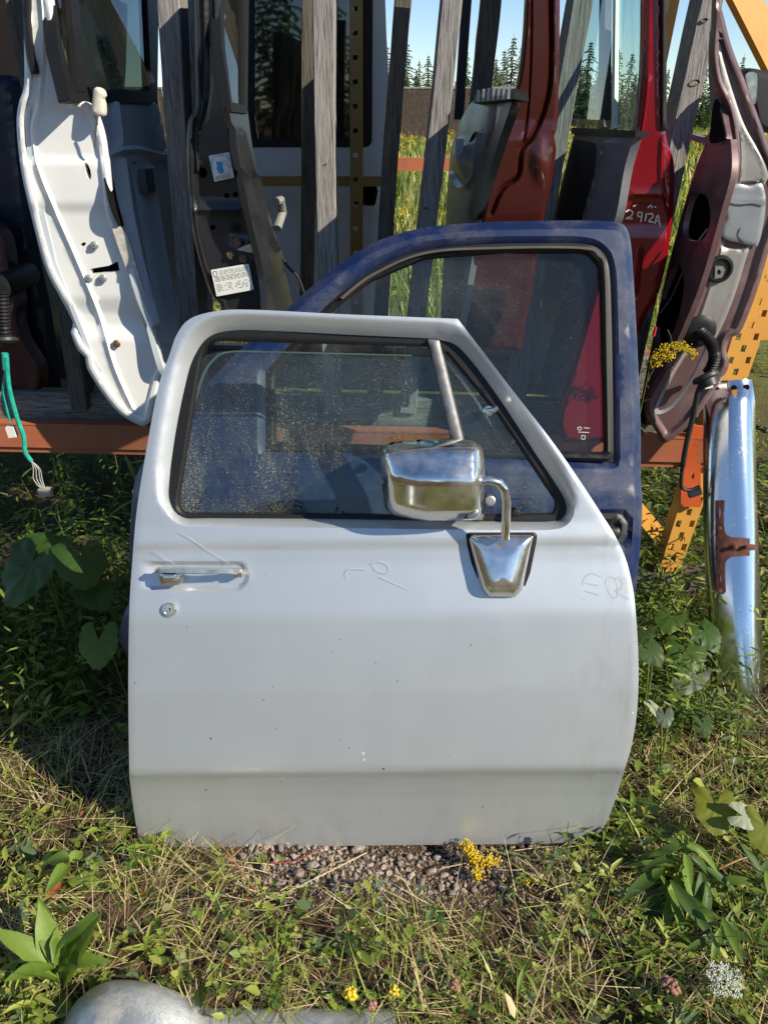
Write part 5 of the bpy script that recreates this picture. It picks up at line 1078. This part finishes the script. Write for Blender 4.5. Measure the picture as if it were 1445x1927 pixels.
# right foreground: a big leafy weed with drooping leaves
b = gnd(1275, 1690)
r = stalk('largest leafy weed with long drooping leaves right of the silver door', 'weed', 'leafy_weed', b, b + Vector((.0, .02, .16)), 20, .09, .15, 'lance', [LG1, LG1, LG1, LG2], STEM, .0028, .015, (-.75, .35), .1, 71)
for k in range(20): add_leaf(r, b + Vector((random.uniform(-.05, .05), random.uniform(-.02, .02), random.uniform(.02, .09))), -1.57 + random.uniform(-1.4, 1.4), random.uniform(-.5, .2), random.uniform(.08, .13), 'lance', random.choice([LG1, LG2]), random.randrange(3), random.uniform(-.6, .6))
for i, (x, y, h, nl, l0, l1, mats, lab) in enumerate([(1228, 1655, .12, 7, .05, .08, [LG1], 'small upright leafy weed above the largest weed'), (1345, 1800, .10, 11, .08, .12, [LG1, LG2], 'leafy weed with wide leaves just above the white blossom'), (1405, 1700, .09, 8, .08, .13, [LG2, LG1], 'leafy weed at the right edge under the red stem'),
       (1425, 1790, .08, 8, .07, .11, [LG1], 'leafy weed at the right edge beside the curving red vine'), (975, 1860, .07, 8, .05, .07, [LG1], 'light green leafy sprig in the foreground clover'), (1185, 1560, .11, 6, .06, .09, [LG1, LG3], 'leafy sprig against the lower right corner of the silver door'), (825, 1730, .06, 8, .03, .05, [LG2, LG3], 'small dark leafy sprig below the gravel'), (540, 1760, .05, 6, .025, .04, [LG1], 'small light green sprig left of centre in dry grass')]):
    b = gnd(x, y); stalk(lab, 'weed', 'leafy_weed', b, b + Vector((random.uniform(-.02, .02), random.uniform(-.01, .03), h)), nl, l0, l1, 'lance' if i != 6 else 'ovate', mats, STEM, .002, .01, (-.4, .7), .12, 80 + i)
broad('grey-green lobed leaves against the right edge of the silver door', [(at(1222, 1225, 1.42), .055, -1.0, -.4, .6), (at(1240, 1300, 1.40), .065, -.6, -.2, -.6), (at(1212, 1190, 1.5), .05, -2, -.3, .4)], 5, [LG3, LG2])
broad('low plant with pale upturned leaf left of the standing bumper', [(at(1322, 1362, 1.40), .045, -1.4, -.7, .4), (at(1300, 1275, 1.55), .085, -2.5, -.2, .3)], 6, [LGP, LG3])
broad('low plant with wilted pale leaf in grass right of the door', [(at(1250, 1345, 1.33), .04, -1.8, -.6, .5), (at(1228, 1330, 1.36), .045, -1.0, -.3, -.4)], 7, [LGP, LG1])
broad('yellow-green ragged leaf plant at the far right of the grass', [(at(1345, 1515, 1.16), .085, -1.9, -.35, .1), (at(1395, 1535, 1.12), .055, -.3, -.2, .4), (at(1440, 1555, 1.10), .08, -1.6, -.8, .2)], 8, [LYEL, LYEL, LGP])
broad('dark lobed leaf plant in shade left of the standing bumper', [(at(1290, 1225, 1.62), .10, -1.8, -.5, .1), (at(1325, 1190, 1.66), .08, -1.2, -.3, .1), (at(1262, 1160, 1.72), .08, -2.2, -.2, .1)], 9, [LG2])
# goldenrod
def florets(root, pts_, n, sp, sz, mat, seed, name='flower_head'):
    rd = random.Random(seed); bm = bmesh.new()
    for k in range(n):
        f = rd.random() * (len(pts_) - 1); i = min(int(f), len(pts_) - 2); p = pts_[i].lerp(pts_[i + 1], f - i) + Vector((rd.gauss(0, sp), rd.gauss(0, sp), rd.gauss(0, sp)))
        bmesh.ops.create_icosphere(bm, subdivisions=0 if sz < .004 else 1, radius=sz * rd.uniform(.6, 1.3), matrix=Matrix.Translation(p - ORG[root.name]))
    me = bpy.data.meshes.new(name); bm.to_mesh(me); bm.free(); return fin(name, me, mat, root, None)
bq = at(1212, 790, 1.86); r = stalk('yellow goldenrod arching in front of the maroon door', 'goldenrod', 'goldenrod', (bq.x - .02, 1.88, 0), at(1222, 690, 1.86), 26, .03, .06, 'narrow', [LG1, LG2], STEM, .0022, .01, (-.5, .6), .35, 91)
arc = [at(*q, 1.86) for q in curve([(1222, 690), (1234, 668), (1252, 654), (1275, 650), (1292, 656), (1304, 670)], 6, False)]
MB().tube(arc, .0012, 5).out('flower_stem', STEM, r); florets(r, arc[2:], 420, .0055, .0019, FLOWY, 1)
ar2 = [at(*q, 1.85) for q in [(1215, 720), (1232, 690), (1252, 672), (1268, 668)]]; MB().tube(ar2, .001, 5).out('flower_stem', STEM, r); florets(r, ar2[1:], 150, .004, .0018, FLOWY, 2)
bq = gnd(1205, 1590); r = thing('goldenrod', tuple(bq), 'fallen goldenrod with yellow flower head lying at the foot of the silver door', 'goldenrod')
st_ = [gnd(x, y) + Vector((0, 0, h)) for x, y, h in ((1215, 1585, .03), (1160, 1605, .02), (1080, 1618, .018), (1000, 1622, .02), (945, 1618, .03), (905, 1612, .04))]
MB().tube(st_, .0017, 6).out('stem', LYEL, r)
fl = [gnd(x, y) + Vector((0, 0, h)) for x, y, h in ((935, 1632, .03), (905, 1632, .035), (885, 1622, .045), (872, 1606, .05))]; florets(r, fl, 280, .006, .0023, FLOWY, 3)
fl = [gnd(x, y) + Vector((0, 0, h)) for x, y, h in ((900, 1655, .02), (895, 1640, .03), (880, 1612, .05))]; florets(r, fl, 220, .005, .0023, FLOWY, 4)
florets(r, [gnd(985, 1662) + Vector((0, 0, .015)), gnd(1018, 1664) + Vector((0, 0, .015))], 30, .003, .003, FLOWY, 5)
for k in range(8): add_leaf(r, st_[k % 5] + Vector((0, 0, .004)), random.uniform(0, 6.2), random.uniform(-.2, .5), random.uniform(.03, .05), 'narrow', LG1, k % 3)
def umbel(r, top, b, seed):
    rd = random.Random(seed); bm = bmesh.new(); st = MB()
    for k in range(34):
        a, q = k * 2.4, math.sqrt((k + .5) / 34) * .032 * rd.uniform(.9, 1.12); c = top + Vector((math.cos(a) * q, math.sin(a) * q, .004 * (1 - (q / .032) ** 2) + rd.uniform(-.002, .002))); st.tube([top - Vector((0, 0, .02)), c], .0006, 4)
        for j in range(24): bmesh.ops.create_icosphere(bm, subdivisions=0, radius=.0011 * rd.uniform(.6, 1.5), matrix=Matrix.Translation(c + Vector((rd.gauss(0, .0026), rd.gauss(0, .0026), rd.gauss(0, .0008))) - b))
    me = bpy.data.meshes.new('flower_head'); bm.to_mesh(me); bm.free(); fin('flower_head', me, FLOWW, r, None); st.out('flower_rays', STEM, r)
def blossom(name, label, cat, px, py, h, n, rad, sz, mat, dome, seed):
    b = gnd(px, py); b = Vector((b.x, b.y + .02, b.z)); top = b + Vector((0, -.01, h)); r = thing(name, tuple(b), label, cat); MB().tube([b, b.lerp(top, .5) + Vector((.006, 0, 0)), top], .0014, 6).out('stem', STEM, r)
    if n > 500: return umbel(r, top, b, seed)
    rd = random.Random(seed); bm = bmesh.new()
    for k in range(n):
        a, q = rd.random() * 6.28, math.sqrt(rd.random()) * rad; bmesh.ops.create_icosphere(bm, subdivisions=1 if sz > .003 else 0, radius=sz * rd.uniform(.6, 1.3), matrix=Matrix.Translation(top + Vector((math.cos(a) * q, math.sin(a) * q, dome * (1 - (q / rad) ** 2) + rd.uniform(-.002, .002))) - b))
    me = bpy.data.meshes.new('flower_head'); bm.to_mesh(me); bm.free(); fin('flower_head', me, mat, r, None)
    for k in range(4): add_leaf(r, b.lerp(top, .3 + .1 * k), k * 1.7 + seed, .3, .03, 'narrow', LG1, k % 3)
blossom('white_umbel', 'flat white lacy flower head at the lower right corner', 'wildflower', 1352, 1900, .07, 620, .032, .0017, FLOWW, .006, 1)
blossom('yellow_wildflower', 'small bright yellow wildflower at the bottom edge near the middle', 'wildflower', 660, 1908, .05, 26, .012, .004, FLOWY, .008, 2)
blossom('yellow_wildflower', 'second yellow wildflower, just right of the brighter one', 'wildflower', 742, 1900, .045, 14, .009, .0032, FLOWY, .006, 3)
blossom('pink_wildflower', 'faded pink flower head beside the white lacy flower', 'wildflower', 1252, 1900, .05, 40, .017, .0042, FLOWP, .012, 4)
blossom('pink_wildflower', 'faded pink clover head in the middle of the foreground', 'wildflower', 855, 1885, .04, 24, .009, .0034, FLOWP, .010, 5)
blossom('pink_wildflower', 'faded pink clover head at the very bottom edge', 'wildflower', 700, 1926, .04, 24, .008, .0034, FLOWP, .010, 6)
def twig(label, pts_, r0, mat, name='dry_stem', cat='stem', side=()):
    P = [gnd(x, y) + Vector((0, 0, h)) for x, y, h in pts_]; b = P[0]; r = thing(name, tuple(b), label, cat); n = len(P)
    MB().tube(P, [r0 * (1.1 - .6 * i / (n - 1)) for i in range(n)], 6).out('main_stem', mat, r)
    for i, d in side: MB().tube([P[i], P[i] + Vector(d) * .5 + Vector((0, 0, .005)), P[i] + Vector(d)], [r0 * .5, r0 * .4, r0 * .2], 5).out('side_twig', mat, r)
twig('dry reddish brown stem standing in front of the lower left of the silver door', [(516, 1712, 0), (486, 1690, .02), (462, 1672, .05), (446, 1660, .07), (434, 1652, .088), (418, 1640, .095), (404, 1632, .10)], .0025, STEMR, side=((3, (-.03, .0, .012)), (2, (.03, -.01, .01)), (4, (.012, 0, .014))))
twig('long red-brown stem lying at the right edge of the grass', [(1460, 1630, .05), (1380, 1650, .045), (1320, 1668, .035), (1262, 1680, .02)], .003, STEMR)
twig('curving red vine at the right edge of the foreground', [(1360, 1740, .06), (1385, 1775, .06), (1400, 1830, .05), (1392, 1890, .04), (1372, 1926, .03)], .0022, STEMR)
twig('long pale dry grass stem lying across the foreground below the gravel', [(690, 1600, .01), (620, 1650, .02), (540, 1690, .02), (440, 1730, .015)], .0014, STEMD)
twig('pale fallen stalk sloping up through the grass right of the door', [(1130, 1600, .01), (1210, 1565, .03), (1275, 1500, .05), (1330, 1440, .06), (1345, 1410, .06)], .0018, STEMD)
twig('thin red stem lying on the gravel', [(500, 1632, .008), (560, 1628, .012), (615, 1600, .02)], .0014, plain('red_stem', (.30, .05, .05), .5))

# ------------------------------------------------------------------ far things
fn = thing('board_fence', (-3, 40, 0), 'long dark brown board fence across the far side of the field', 'fence')
m = MB(); rd = random.Random(2); x = -14.0
while x < 6.9:
    w = rd.uniform(.14, .19); m.box((x + w / 2, 40 + rd.uniform(-.01, .01), 1.10), ((1, 0, 0), (0, 1, 0), (0, 0, 1)), (w - .012, .025, 2.2 + rd.uniform(-.03, .03))); x += w
tag(m.out('fence_board', FENCEM, fn, smooth=False), kind='stuff')
MB().box((-3.5, 40, 2.25), ((1, 0, 0), (0, 1, 0), (0, 0, 1)), (21.2, .09, .07)).out('top_rail', WOOD, fn, smooth=False)
q = PY(7.0); pa, pb = q.hit(735, 309), q.hit(806, 309)
ob = thing('beam_stand', (pa.x, 7.0, 0), 'rusty orange steel beam on short legs in the field behind the rack', 'steel beam')
m = MB().box(((pa.x + pb.x) / 2 + .1, 7, pa.z), ((1, 0, 0), (0, 1, 0), (0, 0, 1)), (.9, .06, .10)); m.out('beam', ORANGE, ob, smooth=False)
for xx in (pa.x - .15, pb.x + .4): MB().box((xx, 7.06, pa.z / 2 - .03), ((1, 0, 0), (0, 1, 0), (0, 0, 1)), (.07, .05, pa.z - .06)).out('leg', ORANGE, ob, smooth=False)
def spruce_mesh(seed, dens=1.0):
    rd = random.Random(seed); V = []; Fc = []; C = []
    z = .10
    while z < 1.0:
        L_ = (1 - z) ** .85 * .26 * rd.uniform(.75, 1.15) + .015
        nb = max(4, int(9 * dens * (1 - z * .5))); a0 = rd.random() * 6.28
        for k in range(nb):
            if rd.random() < .12: continue
            a = a0 + k * 6.28 / nb + rd.uniform(-.25, .25); l = L_ * rd.uniform(.35, 1.3); dr = rd.uniform(.12, .45) * l; ca, sa = math.cos(a), math.sin(a)
            for s in (.25, .5, .75, 1.0):
                w = .085 * l * (1.3 - s * .7) + .010; c = (ca * l * s, sa * l * s, z - dr * s * s + .06 * l); p0 = (ca * l * (s - .28), sa * l * (s - .28), z - dr * (s - .28) ** 2 + .06 * l)
                n0 = len(V); j = rd.uniform(-.012, .012)
                V += [p0, (c[0] - sa * w, c[1] + ca * w, c[2] - .018 + j), (c[0] + ca * w * .8, c[1] + sa * w * .8, c[2] - .01), (c[0] + sa * w, c[1] - ca * w, c[2] - .018 - j)]; Fc += [(n0, n0 + 3, n0 + 2), (n0, n0 + 2, n0 + 1)]
        z += .026 / dens ** .3
    n0 = len(V); V += [(-.008, 0, .9), (.008, 0, .9), (0, 0, 1.04), (0, .008, .9)]; Fc += [(n0, n0 + 1, n0 + 2), (n0 + 1, n0 + 3, n0 + 2)]
    me = bpy.data.meshes.new('crown'); me.from_pydata(V, [], Fc); return me
SPM = leafc('spruce_needles', (.030, .055, .022), (.060, .085, .030), .15); SPL = leafc('pale_spruce_needles', (.085, .105, .05), (.12, .13, .06), .15)
TR = [spruce_mesh(k, .72) for k in range(4)]; TS = [spruce_mesh(9 + k, .55) for k in range(2)]
for me in TR: me.materials.append(SPM)
for me in TS: me.materials.append(SPL)
tm = bpy.data.meshes.new('trunk'); b_ = MB().tube([(0, 0, 0), (0, 0, .5), (0, 0, .96)], [.016, .010, .002], 7); tm.from_pydata(b_.V, [], b_.F); tm.materials.append(BARK)
GT = 'spruce trees beyond the field'
def spruce(px, py, Y, dark, label, wide=1.0):
    p = PY(Y).hit(px, py); h = p.z; r = thing('spruce_tree', (p.x, Y, 0), label, 'tree', GT); o = link(bpy.data.objects.new('crown', (TR if dark else TS)[random.randrange(4 if dark else 2)])); o.parent = r; o.scale = (h * wide, h * wide, h); o.rotation_euler = (0, 0, random.random() * 6)
    o = link(bpy.data.objects.new('trunk', tm)); o.parent = r; o.scale = (h, h, h)
for a in [(728, 84, 60, 0, 'pale thin spruce at the edge of the white van door'), (766, 78, 62, 0, 'sparse spruce between the third and fourth boards, left one'), (789, 112, 58, 0, 'short sparse spruce between the boards, beside a dark one'), (806, 104, 52, 1, 'dark spruce just left of the bright board in the middle'),
          (878, 96, 55, 1, 'dark spruce right of the bright middle board'), (934, 108, 60, 0, 'short pale spruce left of the brown-red door edge'), (950, 92, 66, 0, 'middle spruce of three left of the brown-red door edge'), (967, 66, 58, 0, 'tallest pale spruce beside the brown-red door edge'), (982, 88, 62, 1, 'spruce partly hidden by the brown-red door edge'),
          (1112, 78, 55, 1, 'tall spruce seen at the left in the red door window'), (1130, 110, 60, 1, 'second spruce from the left in the red door window'), (1165, 92, 56, 1, 'spruce in the middle of the red door window'), (1190, 100, 50, 1, 'spruce at the right in the red door window'), (1096, 120, 64, 0, 'short pale spruce at the left edge of the red door window'), (1150, 125, 66, 1, 'short dark spruce behind the window channel of the red door'),
          (1258, 130, 60, 1, 'spruce seen between the red door and the sloping board'), (1309, 96, 70, 0, 'far spruce seen in front of the sloping yellow brace'), (1400, 104, 62, 0, 'spruce seen by the sloping yellow brace at right')]:
    spruce(*a)
# low bushes under the spruces and the wood on the other side of the yard
def wood(name, spots, seed):
    rd = random.Random(seed); V = []; T = []; C = []; n = 0
    for (x, y, h, kind) in spots:
        me = (TR + TS)[kind]; vv = np.array([v.co[:] for v in me.vertices]); tt = np.array([p.vertices[:] for p in me.polygons]); a = rd.random() * 6; c, s = math.cos(a), math.sin(a)
        w = np.stack([(vv[:, 0] * c - vv[:, 1] * s) * h * 1.1 + x, (vv[:, 0] * s + vv[:, 1] * c) * h * 1.1 + y, vv[:, 2] * h], 1); V.append(w); T.append(tt + n); n += len(vv); C.append(np.tile((*[rd.uniform(.03, .07), rd.uniform(.06, .10), .025], 1), (len(vv), 1)))
    return raw(name, np.vstack(V), np.vstack(T), np.vstack(C), LEAF)
rd = random.Random(11)
wood('far_wood', [(rd.uniform(-14, 60), rd.uniform(66, 80), rd.uniform(3.2, 4.6), rd.randrange(6)) for _ in range(110)] + [(rd.uniform(-12, 60), rd.uniform(58, 70), rd.uniform(2.0, 4.0), rd.randrange(4)) for _ in range(110)], 1)
wood('far_wood', [(rd.uniform(-60, 60), rd.uniform(-48, -32), rd.uniform(6, 11), rd.randrange(6)) for _ in range(60)], 2)
